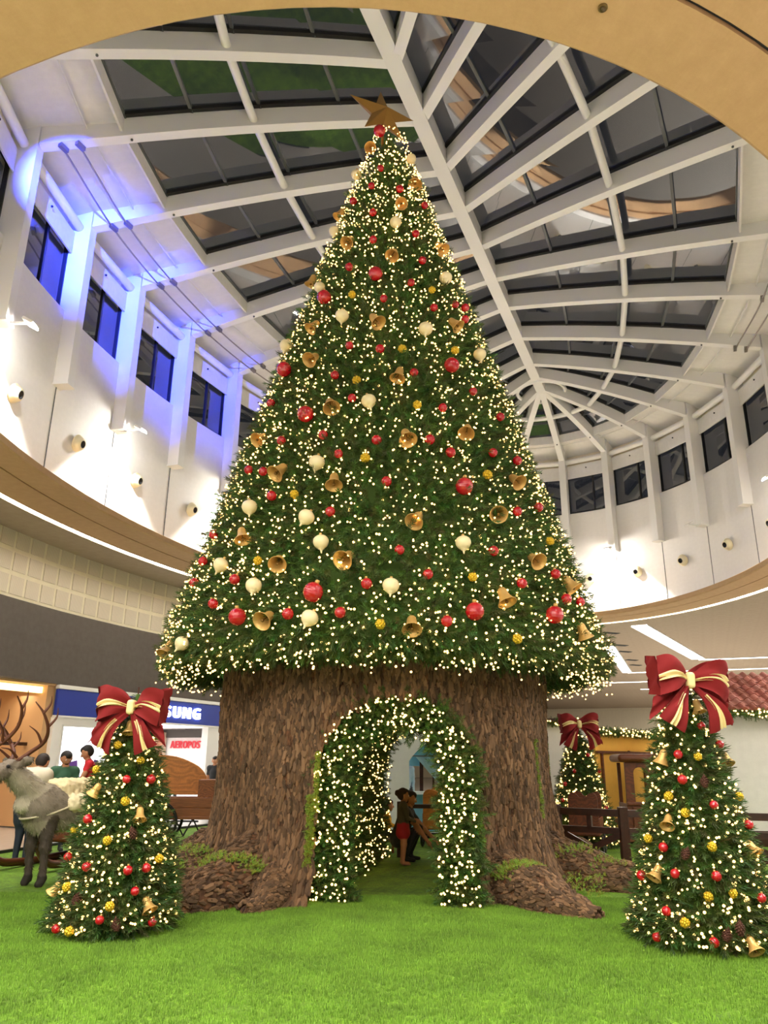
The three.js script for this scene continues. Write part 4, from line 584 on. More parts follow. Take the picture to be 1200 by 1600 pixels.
// joints for a figure of height 1, facing +z
const STAND = { pelvis: [0, 0.53, 0], waist: [0, 0.61, 0], chest: [0, 0.73, 0.005], neck: [0, 0.83, 0], head: [0, 0.925, 0.01], sl: [0.1, 0.8, 0], el: [0.125, 0.63, -0.01], wl: [0.125, 0.48, 0.03], sr: [-0.1, 0.8, 0], er: [-0.125, 0.63, -0.01], wr: [-0.125, 0.48, 0.03], hl: [0.05, 0.51, 0], kl: [0.055, 0.28, 0.01], al: [0.055, 0.04, -0.01], hr: [-0.05, 0.51, 0], kr: [-0.055, 0.28, 0.01], ar: [-0.055, 0.04, -0.01] };
function person(label, p, turn, H, pose, c, extra = {}) {  // c: skin, top, bottom, shoe, hair, sleeve
  const t = thing('person', label, 'person', p, turn), J = {}; for (const k in STAND) J[k] = (pose[k] ?? STAND[k]).map(v => v * H);
  const s = H, k = extra.girth ?? 1, hs = extra.head ?? 1, sl = c.sleeve ?? c.top, lg = c.leg ?? c.bottom;
  const mid = (a, b, t) => a.map((v, i) => lerp(v, b[i], t)), list = [
    [J.pelvis, J.waist, 0.085 * s * k, 0.078 * s * k, c.top], [J.waist, J.chest, 0.078 * s * k, 0.088 * s * k, c.top], [J.sl, J.sr, 0.052 * s * k, 0.052 * s * k, c.top], [J.chest, J.neck, 0.075 * s * k, 0.04 * s, c.top], [J.neck, J.head, 0.034 * s, 0.036 * s, c.skin]];
  for (const q of ['l', 'r']) {
    list.push([J['s' + q], mid(J['s' + q], J['e' + q], 0.6), 0.042 * s * k, 0.036 * s * k, c.top], [mid(J['s' + q], J['e' + q], 0.6), J['e' + q], 0.032 * s * k, 0.029 * s, sl], [J['e' + q], J['w' + q], 0.029 * s, 0.02 * s, sl],
      [J['h' + q], mid(J['h' + q], J['k' + q], 0.55), 0.066 * s * k, 0.053 * s * k, c.bottom], [mid(J['h' + q], J['k' + q], 0.55), J['k' + q], 0.048 * s * k, 0.04 * s, lg], [J['k' + q], J['a' + q], 0.039 * s, 0.025 * s, lg]);
    const a = J['a' + q], kn = J['k' + q], fw = extra.foot ?? [0, 0, 1]; list.push([[a[0], a[1] - 0.012 * s, a[2]], [a[0] + fw[0] * 0.1 * s, Math.max(a[1] - 0.02 * s, 0.016 * s), a[2] + fw[2] * 0.1 * s], 0.026 * s, 0.02 * s, c.shoe]);
  }
  if (extra.skirt) list.push([[0, 0.52 * s, 0], [0, 0.43 * s, 0], 0.09 * s, 0.105 * s, c.bottom]);
  const g = [capsules(list, 0.016 * H / 1.2 + 0.004, 0.02 * s)];
  const hd = J.head, hr = 0.062 * s * hs, nod = extra.nod ?? 0, look = extra.look ?? 0;
  const turnHead = q => { let [x, y, z] = q; const cy = Math.cos(nod), sy = Math.sin(nod);[y, z] = [y * cy - z * sy, y * sy + z * cy]; const cx = Math.cos(look), sx = Math.sin(look);[x, z] = [x * cx + z * sx, -x * sx + z * cx]; return [hd[0] + x, hd[1] + y, hd[2] + z]; };
  const T = (x, y, z) => turnHead([x * hr, y * hr, z * hr]);
  g.push(capsules([[T(0, 0.3, -0.1), T(0, 0.05, 0.02), hr, hr * 0.9, c.skin], [T(0, -0.3, 0.25), T(0, -0.62, 0.38), hr * 0.68, hr * 0.42, c.beard ?? c.skin], [T(0, 0.1, 0.92), T(0, -0.18, 1.02), hr * 0.1, hr * 0.16, c.skin], [T(0.95, 0.1, 0), T(0.95, -0.2, 0), hr * 0.16, hr * 0.12, c.skin], [T(-0.95, 0.1, 0), T(-0.95, -0.2, 0), hr * 0.16, hr * 0.12, c.skin], [T(-0.22, -0.52, 0.68), T(0.22, -0.52, 0.68), hr * 0.1, hr * 0.1, '#8c4a3c']], hr * 0.13, hr * 0.12));
  for (const e of [-1, 1]) { g.push(tint(sphere(hr * 0.12, ...T(e * 0.36, 0.14, 0.82), 8, 6), '#f2efe8'), tint(sphere(hr * 0.075, ...T(e * 0.36, 0.14, 0.91), 8, 6), '#1a120c')); }
  for (const q of ['l', 'r']) {                           // palm, four fingers, thumb
    const w = V(...J['w' + q]), e = V(...J['e' + q]), d = w.clone().sub(e).normalize(), side = (Math.abs(d.y) > 0.9 ? V(0, 0, 1) : V(0, 1, 0)).cross(d).normalize(), fl = d.clone().cross(side).normalize(), hl = 0.1 * s * 0.55;
    const palm = w.clone().add(d.clone().multiplyScalar(hl * 0.5)), list2 = [[w.toArray(), palm.toArray(), 0.019 * s, 0.024 * s, c.skin]];
    for (let i = 0; i < 4; i++) { const o = side.clone().multiplyScalar((i - 1.5) * 0.0115 * s), len = hl * [0.85, 1, 0.95, 0.72][i], a = palm.clone().add(o).add(d.clone().multiplyScalar(hl * 0.25)), b = a.clone().add(d.clone().multiplyScalar(len * 0.55)), cc = b.clone().add(d.clone().multiplyScalar(len * 0.4)).add(fl.clone().multiplyScalar(-len * 0.25)); list2.push([a.toArray(), b.toArray(), 0.0058 * s, 0.0052 * s, c.skin], [b.toArray(), cc.toArray(), 0.0052 * s, 0.0045 * s, c.skin]); }
    const th = w.clone().add(d.clone().multiplyScalar(hl * 0.2)).add(side.clone().multiplyScalar(-0.018 * s)); list2.push([th.toArray(), th.clone().add(d.clone().multiplyScalar(hl * 0.55)).add(side.clone().multiplyScalar(-0.014 * s)).toArray(), 0.008 * s, 0.006 * s, c.skin]);
    g.push(capsules(list2, 0.0042 * s / 1.0, 0.004 * s));
  }
  obj('body', g, bodyMat, t);
  if (c.hair) { const L = [[T(0, 0.42, -0.22), T(0, 0.2, -0.3), hr * 1.02, hr * 0.98, c.hair], [T(0, 0.75, 0.42), T(0, 0.55, 0.2), hr * 0.5, hr * 0.66, c.hair]]; if (extra.bun) L.push([T(0, 0.5, -1.25), T(0, 0.3, -1.3), hr * 0.45, hr * 0.4, c.hair]); if (extra.long) L.push([T(0, 0, -0.55), T(0, -1.3, -0.6), hr * 0.75, hr * 0.5, c.hair]); const m = obj('hair', capsules(L, hr * 0.14, hr * 0.2), hairMat, t); m.material = std(c.hair, 0.7); }
  return t;
}
// ---------- shops on the left ----------
const font = await new FontLoader().loadAsync('fonts/droid/droid_sans_bold.typeface.json');
function letters(parent, text, size, depth, mat, x, y, z, stretch = 1, gap = 0) {   // one mesh for each letter
  let cx = x; for (const ch of text) { const g = new TextGeometry(ch, { font, size, depth, curveSegments: 4, bevelEnabled: false }); g.computeBoundingBox(); const b = g.boundingBox, w = (b.max.x - b.min.x) * stretch; g.translate(-b.min.x, 0, 0).scale(stretch, 1, 1); const m = obj('letter', g.translate(cx, y, z), mat, parent); cx += w + gap; } return cx;
}
const F1 = E(-4.63, -10.75, 0), F2 = E(2.25, -10.25, 0), FD = F2.clone().sub(F1).normalize(), FTURN = Math.atan2(-FD.z, FD.x);
const shopAt = (u, y = 0, w = 0) => F1.clone().add(FD.clone().multiplyScalar(u)).add(V(Math.sin(FTURN), 0, Math.cos(FTURN)).multiplyScalar(w)).setY(y);
const shopStruct = (name, geos, mat, label, cat) => { const g = merge(Array.isArray(geos) ? geos : [geos]); g.rotateY(FTURN); g.translate(F1.x, 0, F1.z); return struct(name, g, mat, label, cat); };
const litWhite = std(0xf2f0ee, 0.5);
{
  const t = thing('shop_sign', 'long blue shop sign with glowing white capital letters', 'sign', F1, FTURN);
  obj('board', rbox(7.5, 0.66, 0.1, 0.02, 3.7, 2.99, 0.0), std(0x0a2f9e, 0.4), t);
  obj('top_trim', box(7.5, 0.1, 0.14, 3.7, 3.38, 0.0), litWhite, t); obj('bottom_trim', box(7.5, 0.05, 0.12, 3.7, 2.64, 0.0), litWhite, t);
  letters(t, 'SAMSUNG', 0.33, 0.05, glow(0.9, 0.93, 1, 7), 2.55, 2.83, 0.05, 1.3, 0.12);
  const q = new THREE.RectAreaLight(new THREE.Color(0.55, 0.6, 1), 6, 3, 0.35); q.position.set(4.3, 3.0, 0.16); q.lookAt(0, 0, 0); q.rotation.set(0, Math.PI, 0); q.name = 'sign_lamp'; t.add(q);
}
shopStruct('wall_shop', [box(0.3, 2.62, 0.25, 0.1, 1.31, -0.1), box(1.65, 0.85, 0.2, 1.05, 0.42, -0.12), box(1.65, 0.2, 0.2, 1.05, 2.52, -0.12), box(1.9, 2.62, 0.2, 2.85, 1.31, -0.12), box(1.15, 2.62, 0.25, 6.75, 1.31, -0.1)], litWhite, 'white shop front wall below the blue sign', 'wall');
{ const t = thing('light_box', 'glowing white poster box with purple phone pictures', 'poster', shopAt(1.05, 0.86, 0), FTURN);
  obj('frame', [box(1.66, 0.05, 0.12, 0, 0.02, 0), box(1.66, 0.05, 0.12, 0, 1.56, 0), box(0.05, 1.55, 0.12, -0.81, 0.79, 0), box(0.05, 1.55, 0.12, 0.81, 0.79, 0)], M.whiteMetal, t);
  obj('screen', box(1.58, 1.5, 0.04, 0, 0.79, 0.0), glow(1, 0.98, 1, 2.2), t);
  const pm = [std(0x6a3ca6, 0.5), std(0x9a7ac9, 0.5), std(0x3a2a78, 0.5)]; [[-0.3, 0.55, 0.3, 0.26, 0.2, 0], [0.2, 0.3, 0.2, 0.62, -0.35, 1], [0.42, 0.42, 0.14, 0.6, -0.2, 2], [-0.2, 0.16, 0.5, 0.16, 0.3, 0], [-0.58, 0.72, 0.1, 0.36, 0, 2]].forEach(([x, y, w, h, r, k]) => obj('phone_picture', box(w, h, 0.012, x, y, 0.03, 0, 0, r), pm[k], t));
  const q = new THREE.RectAreaLight(new THREE.Color(1, 0.98, 1), 3, 1.5, 1.4); q.position.set(0, 0.79, 0.09); q.rotation.y = Math.PI; q.name = 'poster_lamp'; t.add(q); }
// inside the bright shop: a far doorway with a red shop name
shopStruct('wall_shop_inside', [box(0.15, 2.9, 9, 3.7, 1.45, -4.6), box(0.15, 2.9, 9, 9.75, 1.45, -4.6)], litWhite, 'white side walls inside the bright shop', 'wall');
shopStruct('ceiling_shop', box(6.4, 0.1, 9.2, 6.7, 2.78, -4.7), litWhite, 'white ceiling inside the bright shop', 'ceiling');
shopStruct('wall_shop_far', [box(0.12, 0.3, 4.6, 9.62, 2.56, -3.4)], std(0x4d4744, 0.7), 'dark grey band above the far red lettering', 'wall');
shopStruct('wall_shop_rear', [box(6.4, 2.7, 0.2, 6.7, 1.4, -9.2)], std(0xf6e6d6, 0.6), 'pale rear wall inside the bright shop', 'wall');
{ const bt = structGroup('wall_brick', 'pale red brick pier beside the far red lettering', 'wall'); bt.position.copy(shopAt(9.5, 0, -5.75)); bt.rotation.y = FTURN - Math.PI / 2; obj('core', box(1.15, 2.6, 0.2, 0.5, 1.3, 0), std(0xcdb8a0, 0.8), bt); const bm = [std(0xb9795a, 0.85), std(0xc68a6a, 0.85), std(0xa96a50, 0.85)]; const bg = box(0.21, 0.066, 0.03); for (let y = 0; y < 30; y++) for (let x = 0; x < 5; x++) { const m = new THREE.Mesh(bg, bm[(x * 7 + y * 3 + (x * y) % 5) % 3]); m.name = 'brick'; m.position.set(0.06 + x * 0.222 + (y % 2 ? 0.03 : -0.03), 0.05 + y * 0.085, 0.105); bt.add(m); } }
{ const t = thing('shop_lettering', 'red capital lettering of a shop seen through the doorway', 'sign', shopAt(9.62, 0, -4.45), FTURN - Math.PI / 2); letters(t, 'AEROPOSTALE', 0.27, 0.05, glow(0.9, 0.03, 0.05, 0.8), 0, 2.02, 0, 0.85, 0.035); }
{ const t = thing('shop_lamp', 'bright ceiling light inside the white shop', 'light', shopAt(6.0, 2.68, -4.5), FTURN); obj('diffuser', box(2.6, 0.04, 7.5), glow(1, 0.98, 0.96, 2.5), t); const q = new THREE.RectAreaLight(new THREE.Color(1, 0.98, 0.96), SHOP, 2.6, 7.5); q.position.y = -0.04; q.rotation.x = -Math.PI / 2; q.name = 'shop_lamp_light'; t.add(q); }
// warm wooden shop at the left edge
shopStruct('wall_wood_shop', [box(5.4, 0.06, 2.6, -2.8, 3.42, -1.3), box(0.25, 3.4, 2.6, -0.15, 1.7, -1.4), box(0.25, 3.4, 2.6, -5.5, 1.7, -1.4)], std(0xd6ac7c, 0.6), 'orange lit side walls of the wooden shop at the left edge', 'wall');
{ const g = structGroup('wall_wood_cladding', 'orange wooden plank wall inside the left shop', 'wall'); g.position.copy(F1); g.rotation.y = FTURN; for (let k = 0; k < 9; k++) obj('plank', rbox(5.4, 0.36, 0.05, 0.01, -2.8, 0.2 + k * 0.37, -2.6), M.woodLight, g); obj('backing', box(5.4, 3.4, 0.1, -2.8, 1.7, -2.7), M.wood, g); obj('frame', [box(0.08, 3.2, 0.1, -1.4, 1.6, -0.6), box(5.2, 0.08, 0.1, -2.8, 1.95, -0.6)], M.woodDark, g); }
{ const t = thing('shop_lamp', 'yellow light strip at the top of the wooden shop', 'light', shopAt(-2.8, 3.28, -0.3), FTURN); obj('diffuser', box(5.0, 0.16, 0.12), glow(1, 0.72, 0.3, 3), t); const q = new THREE.RectAreaLight(new THREE.Color(1, 0.84, 0.64), SHOP * 1.3, 5, 0.5); q.position.set(0, -0.12, -0.5); q.rotation.x = -Math.PI / 2; q.name = 'wood_shop_light'; t.add(q); }
for (let k = 0; k < 4; k++) { const t = thing('ceiling_spot', `${ORD[k + 1]} small lit spot lamp in the wooden shop's ceiling`, 'lamp', shopAt(-3.8 + k * 0.8, 3.36, -1.4), FTURN, 'spot lamps of the wooden shop'); obj('ring', new THREE.TorusGeometry(0.07, 0.012, 6, 16).rotateX(Math.PI / 2), M.whiteMetal, t); obj('lens', new THREE.CylinderGeometry(0.05, 0.06, 0.04, 12), glow(1, 0.9, 0.7, 8), t); }
// low black edge round the turf by the shops
struct('trim_5', band({ x0: -4, Af: 14, An: 17.5, B: 7.4 }, -150 * RAD, -30 * RAD, 60, [[0, -0.02], [0, 0.05], [0.06, 0.05], [0.06, -0.02], [0, -0.02]]), M.dark, 'low black edging strip between turf and mall floor', 'edging');

// ---------- wooden wagons, cabin, sleigh, fence ----------
function wagon(label, p, turn, L, mat, matEnd, sc = 1) {           // long along local x
  const t = thing('wooden_wagon', label, 'wagon', p, turn), W = 0.85;
  const end = () => { const s = new THREE.Shape(); s.moveTo(-W / 2, 0); s.lineTo(-W / 2, 0.8); s.quadraticCurveTo(-W / 2, 0.98, -W / 2 + 0.12, 1.0); s.quadraticCurveTo(-0.15, 0.98, -0.12, 0.9); s.quadraticCurveTo(0, 0.85, 0.12, 0.9); s.quadraticCurveTo(0.15, 0.98, W / 2 - 0.12, 1.0); s.quadraticCurveTo(W / 2, 0.98, W / 2, 0.8); s.lineTo(W / 2, 0); s.closePath(); return prism(s, 0.05, 0.006).rotateY(Math.PI / 2); };
  obj('floor_board', rbox(L, 0.06, W, 0.01, 0, 0.5, 0), mat, t);
  for (const s of [-1, 1]) { for (let k = 0; k < 2; k++) obj('side_board', rbox(L, 0.17, 0.04, 0.01, 0, 0.62 + k * 0.18, s * W / 2), mat, t); obj('end_board', end().translate(s * L / 2 - 0.025, 0.5, 0), matEnd, t); }
  for (const x of [-L / 2 + 0.3, L / 2 - 0.3]) for (const s of [-1, 1]) { const w = new THREE.Group(); w.name = 'wheel'; w.position.set(x, 0.24, s * (W / 2 + 0.05)); w.rotation.y = Math.PI / 2; t.add(w); obj('rim', new THREE.TorusGeometry(0.21, 0.028, 8, 28).rotateY(Math.PI / 2), M.black, w); obj('hub', new THREE.CylinderGeometry(0.045, 0.045, 0.09, 12).rotateZ(Math.PI / 2), M.steel, w); for (let k = 0; k < 8; k++) { const a = k / 8 * TAU; obj('spoke', bar(V(0, 0, 0), V(0, Math.cos(a) * 0.2, Math.sin(a) * 0.2), 0.01), M.steel, w); } }
  obj('seat', rbox(0.4, 0.06, W - 0.1, 0.02, -L / 4, 0.86, 0), matEnd, t); obj('axle', [bar(V(-L / 2 + 0.3, 0.24, -W / 2), V(-L / 2 + 0.3, 0.24, W / 2), 0.02), bar(V(L / 2 - 0.3, 0.24, -W / 2), V(L / 2 - 0.3, 0.24, W / 2), 0.02), box(L - 0.5, 0.1, 0.12, 0, 0.4, 0)], M.black, t);
  obj('bolt', [sphere(0.03, -L / 2 - 0.04, 0.95, 0.2, 8, 6), sphere(0.03, L / 2 + 0.04, 0.95, 0.2, 8, 6)], M.steel, t); t.scale.set(sc, 0.72, sc); return t;
}
wagon('orange wooden wagon with scalloped back seen through the doorway', V(1.36, 0, -16.9), Math.PI / 2 - 0.15, 1.5, M.wood, M.woodLight);
wagon('red-brown wagon behind the fence beside the back fir', V(3.85, 0, -15.5), Math.PI / 2 - 0.35, 1.3, M.woodRed, M.woodRed, 0.62);
{ // open cart with a curved seat back by the bright shop
  const t = thing('wooden_cart', 'long wooden cart with curved orange seat back by the white shop', 'cart', V(-3.95, 0, -16.8), 0.12);
  const s = new THREE.Shape(); s.moveTo(-0.7, 0); s.lineTo(-0.7, 0.72); s.quadraticCurveTo(-0.2, 0.86, 0.35, 0.55); s.quadraticCurveTo(0.5, 0.44, 0.55, 0.3); s.lineTo(0.55, 0); s.closePath();
  obj('seat_back', prism(s, 0.06, 0.01).translate(-0.25, 0.92, -0.35), M.woodLight, t); obj('seat_box', rbox(0.62, 0.4, 0.5, 0.02, 0.5, 1.02, -0.05), M.wood, t);
  for (let k = 0; k < 2; k++) obj('side_board', rbox(2.4, 0.19, 0.05, 0.01, 0.55, 0.58 + k * 0.2, 0.35), M.wood, t); obj('side_board', rbox(2.4, 0.38, 0.05, 0.01, 0.55, 0.68, -0.4), M.wood, t); obj('floor_board', rbox(2.4, 0.06, 0.8, 0.01, 0.55, 0.5, 0), M.wood, t);
  obj('sloping_end', rbox(0.5, 0.05, 0.8, 0.01, -0.8, 0.7, 0, 0, 0, -0.7), M.woodLight, t);
  for (const [x, r] of [[-0.55, 0.42], [1.3, 0.36]]) for (const z of [-0.48, 0.45]) { const w = new THREE.Group(); w.name = 'wheel'; w.position.set(x, r, z); w.rotation.y = Math.PI / 2; t.add(w); obj('rim', new THREE.TorusGeometry(r - 0.03, 0.03, 8, 30).rotateY(Math.PI / 2), M.black, w); obj('hub', new THREE.CylinderGeometry(0.05, 0.05, 0.1, 12).rotateZ(Math.PI / 2), M.black, w); for (let k = 0; k < 10; k++) { const a = k / 10 * TAU; obj('spoke', bar(V(0, 0, 0), V(0, Math.cos(a) * (r - 0.03), Math.sin(a) * (r - 0.03)), 0.012), M.black, w); } }
}
{ // folding table frame behind the cart
  const t = thing('folding_stool', 'black metal folding stool behind the long cart', 'stool', V(-4.6, 0, -18.4)); const l = []; for (const x of [0, 0.4]) for (const s of [-1, 1]) obj('leg', bar(V(x - s * 0.15, 0, 0.2 * s), V(x + s * 0.15, 0.72, -0.2 * s), 0.018), M.black, t); obj('crossbar', [bar(V(-0.15, 0.3, 0.1), V(0.55, 0.3, 0.1), 0.012), bar(V(-0.1, 0.3, -0.1), V(0.5, 0.3, -0.1), 0.012)], M.black, t); obj('top', rbox(0.8, 0.05, 0.45, 0.02, 0.2, 0.74, 0), M.wood, t);
}
{ // wooden cabin with arched windows
  const t = thing('wooden_cabin', 'tall brown wooden train cabin with two arched windows', 'cabin', V(5.5, 0, -16.6), -0.12), W = 1.05;
  const s = new THREE.Shape(); s.moveTo(-W / 2, 0.12); s.lineTo(-W / 2 + 0.02, 1.62); s.lineTo(W / 2 - 0.02, 1.62); s.lineTo(W / 2, 0.12); s.closePath();
  for (const x of [-0.22, 0.22]) { const h = new THREE.Path(); h.moveTo(x - 0.13, 0.86); h.lineTo(x - 0.13, 1.42); h.quadraticCurveTo(x - 0.12, 1.53, x, 1.53); h.quadraticCurveTo(x + 0.12, 1.53, x + 0.13, 1.42); h.lineTo(x + 0.13, 0.86); h.closePath(); s.holes.push(h); }
  obj('front_panel', prism(s, 0.07, 0.008), M.woodRed, t); obj('lower_panel', [rbox(0.4, 0.46, 0.04, 0.015, -0.23, 0.55, 0.1), rbox(0.4, 0.46, 0.04, 0.015, 0.23, 0.55, 0.1)], M.woodRed, t);
  obj('side_panel', [rbox(0.06, 0.7, 0.9, 0.01, -W / 2 + 0.03, 0.47, -0.45), rbox(0.06, 0.7, 0.9, 0.01, W / 2 - 0.03, 0.47, -0.45)], M.woodRed, t); for (const x of [-W / 2 + 0.05, W / 2 - 0.05]) obj('post', rbox(0.07, 1.5, 0.07, 0.01, x, 0.87, -0.88), M.woodRed, t);
  obj('roof', [rbox(1.3, 0.16, 1.2, 0.075, 0, 1.71, -0.4)], M.woodRed, t); obj('sill_rail', rbox(W, 0.07, 0.1, 0.02, 0, 0.83, 0.08), M.woodRed, t); for (const x of [-0.35, 0.35]) for (const z of [-0.05, -0.8]) obj('wheel', new THREE.CylinderGeometry(0.14, 0.14, 0.06, 20).rotateZ(Math.PI / 2).translate(x, 0.14, z), M.black, t);
}
function fenceRun(label, pts, h = 0.95) {
  const t = thing('wooden_fence', label, 'fence', V(0, 0, 0)); pts = pts.map(p => V(p[0], 0, -p[1]));
  pts.forEach(p => obj('post', rbox(0.13, h + 0.03, 0.13, 0.012, p.x, (h + 0.03) / 2, p.z), M.woodDark, t));
  for (let k = 0; k < pts.length - 1; k++) { const a = pts[k], b = pts[k + 1], L = (s, y) => a.clone().lerp(b, s).setY(y);
    for (const [y, d] of [[h - 0.06, 0.1], [0.64, 0.09], [0.1, 0.08]]) obj('rail', beam(L(0, y), L(1, y), 0.07, d), M.woodDark, t);
    obj('brace', beam(L(0.04, 0.14), L(0.96, 0.6), 0.05, 0.09), M.woodDark, t); obj('brace', beam(L(0.04, 0.6), L(0.96, 0.14), 0.045, 0.09), M.woodDark, t); obj('baluster', beam(L(0.5, 0.64), L(0.5, h - 0.08), 0.07, 0.07, b.clone().sub(a).normalize()), M.woodDark, t); }
  return t;
}
fenceRun('dark brown fence with crossed braces right of the trunk', [[2.75, 12.9], [3.62, 12.35], [4.9, 11.9], [6.2, 11.6], [7.6, 11.4]]);
{ const t = thing('post_barrier', 'dark brown post and rail beyond the tree doorway', 'barrier'); for (const x of [0.34, 2.4]) obj('post', rbox(0.12, 0.92, 0.12, 0.012, x, 0.46, -14.75), M.woodDark, t); obj('rail', rbox(2.1, 0.07, 0.06, 0.01, 1.37, 0.84, -14.75), M.woodDark, t); }
{ const t = thing('notice_card', 'white printed notice card on the fence at the right edge', 'card', V(5.62, 0.62, -11.55), -0.25); obj('sheet', box(0.3, 0.2, 0.008, 0, 0, 0, -0.2, 0, 0.35), std(0xf2f2ee, 0.6), t); obj('print_lines', Array.from({ length: 6 }, (_, k) => box(0.012, 0.12, 0.003, -0.06 + k * 0.03, 0, 0.006, -0.2, 0, 0.35)), M.darkGrey, t); }
{ // sleigh with brown runners behind the reindeer
  const t = thing('wooden_sleigh', 'brown wooden sleigh with long runners behind the reindeer', 'sleigh', V(-5.0, 0, -14.1), -0.2);
  for (const x of [-0.4, 0.4]) obj('runner', tube([V(x, 0.4, 2.0), V(x, 0.14, 1.7), V(x, 0.06, 1.1), V(x, 0.06, -0.8)], 0.05, 8, 30), M.woodRed, t); obj('body_box', rbox(1.0, 0.55, 1.5, 0.06, 0, 0.55, 0), M.woodRed, t); obj('seat', rbox(0.9, 0.12, 0.5, 0.04, 0, 0.9, 0.1), M.velvet, t); obj('backrest', rbox(1.0, 0.6, 0.1, 0.05, 0, 1.05, -0.6, -0.2, 0, 0), M.woodRed, t); for (const x of [-0.4, 0.4]) for (const z of [-0.5, 0.5]) obj('strut', bar(V(x, 0.06, z), V(x, 0.4, z), 0.025), M.woodRed, t); t.scale.y = 1.15;
}
// ---------- village fronts ----------
function garland(label, pts, n, nb, seed) {
  const t = thing('fir_garland', label, 'garland'), r = rng(seed), c = new THREE.CatmullRomCurve3(pts), list = [], b = [];
  for (let k = 0; k < n; k++) { const p = c.getPointAt(r()), d = V(r() - 0.5, r() - 0.5, r() - 0.5); list.push({ p, d, s: 0.7 + 0.4 * r(), c: firColor(r), a: r() * 6 }); }
  sprigField('foliage', list, SPRIG_S, t); obj('rope', tube(pts, 0.03, 6), M.core, t);
  for (let k = 0; k < nb; k++) { const p = c.getPointAt(r()); b.push(p.add(V((r() - 0.5) * 0.12, (r() - 0.5) * 0.2, 0.1 + 0.06 * r()))); }
  lightString(`fairy lights in the ${label}`, b, 0.018, M.bulbNear); return t;
}
{ // white house with a tiled roof at the right edge
  const p = V(7.15, 0, -17.2), W = 5.4, h = 2.66; const t = thing('village_house', 'white toy-village house with red tiled roof at the right edge', 'house', p, -0.05);
  const wt = std(0xffffff, 0.75, { map: grainTex([214, 212, 208], 7, 31) });
  obj('wall', [box(W / 2 - 0.01, h, 0.12, W / 4, h / 2, 0), box(W / 2 - 0.01, h, 0.12, W * 3 / 4, h / 2, 0)], wt, t); obj('side_wall', box(0.12, h, 3, 0.06, h / 2, -1.55), wt, t); obj('plinth', box(W, 0.3, 0.14, W / 2, 0.15, 0.02), M.woodDark, t);
  const roof = obj('roof', slabQuad(V(-0.25, h + 0.02, 0.35), V(W, h + 0.02, 0.35), V(W, h + 0.95, -1.3), V(0.75, h + 0.95, -1.3), 0.05), std(0x6a2f22, 0.8), t);
  const tg = (() => { const g = [], n = 6, w = 0.24, l = 0.27; const s = new THREE.Shape(); s.moveTo(0, 0); for (let k = 0; k <= n; k++) { const a = k / n; s.lineTo(a * w * 0.62, 0.055 * Math.sin(a * Math.PI)); } for (let k = 0; k <= 4; k++) { const a = k / 4; s.lineTo(w * (0.62 + 0.38 * a), -0.02 * Math.sin(a * Math.PI)); } s.lineTo(w, -0.018); s.lineTo(0, -0.018); s.closePath(); return prism(s, l, 0).translate(0, 0, -l); })();
  const tm = [std(0x8a4a3c, 0.7), std(0x9c6052, 0.7), std(0x78402f, 0.7), std(0x8f5a4c, 0.7)], sl = Math.atan2(0.93, 1.65), R = rng(5);
  for (let row = 0; row < 8; row++) for (let c = 0; c < 22; c++) { const k = row / 8, x = -0.22 + c * 0.24, z = 0.38 - 1.66 * k, lim = lerp(-0.25, 0.75, k); if (x < lim - 0.05) continue; const m = new THREE.Mesh(tg, tm[Math.floor(R() * 4)]); m.name = 'tile'; m.position.set(x + (R() - 0.5) * 0.012, h + 0.05 + 0.93 * k + 0.012 * R(), z); m.rotation.x = sl - 0.08; roof.add(m); }
  for (let k = 0; k < 7; k++) { const m = obj('hip_tile', new THREE.CylinderGeometry(0.09, 0.1, 0.3, 10, 1, false, 0, Math.PI).rotateX(-Math.PI / 2), tm[k % 4], roof); const a = V(-0.25, h + 0.1, 0.4), b = V(0.75, h + 1.02, -1.3); m.position.copy(a.clone().lerp(b, (k + 0.5) / 7)); m.lookAt(0, 0, 0); m.quaternion.setFromUnitVectors(V(0, 0, 1), b.clone().sub(a).normalize()); }
  garland('garland under the red tiled roof', [V(6.9, h - 0.02, -16.78), V(8.5, h - 0.05, -16.75), V(10.5, h - 0.02, -16.65), V(12.3, h - 0.03, -16.55)], 900, 110, 61);
}
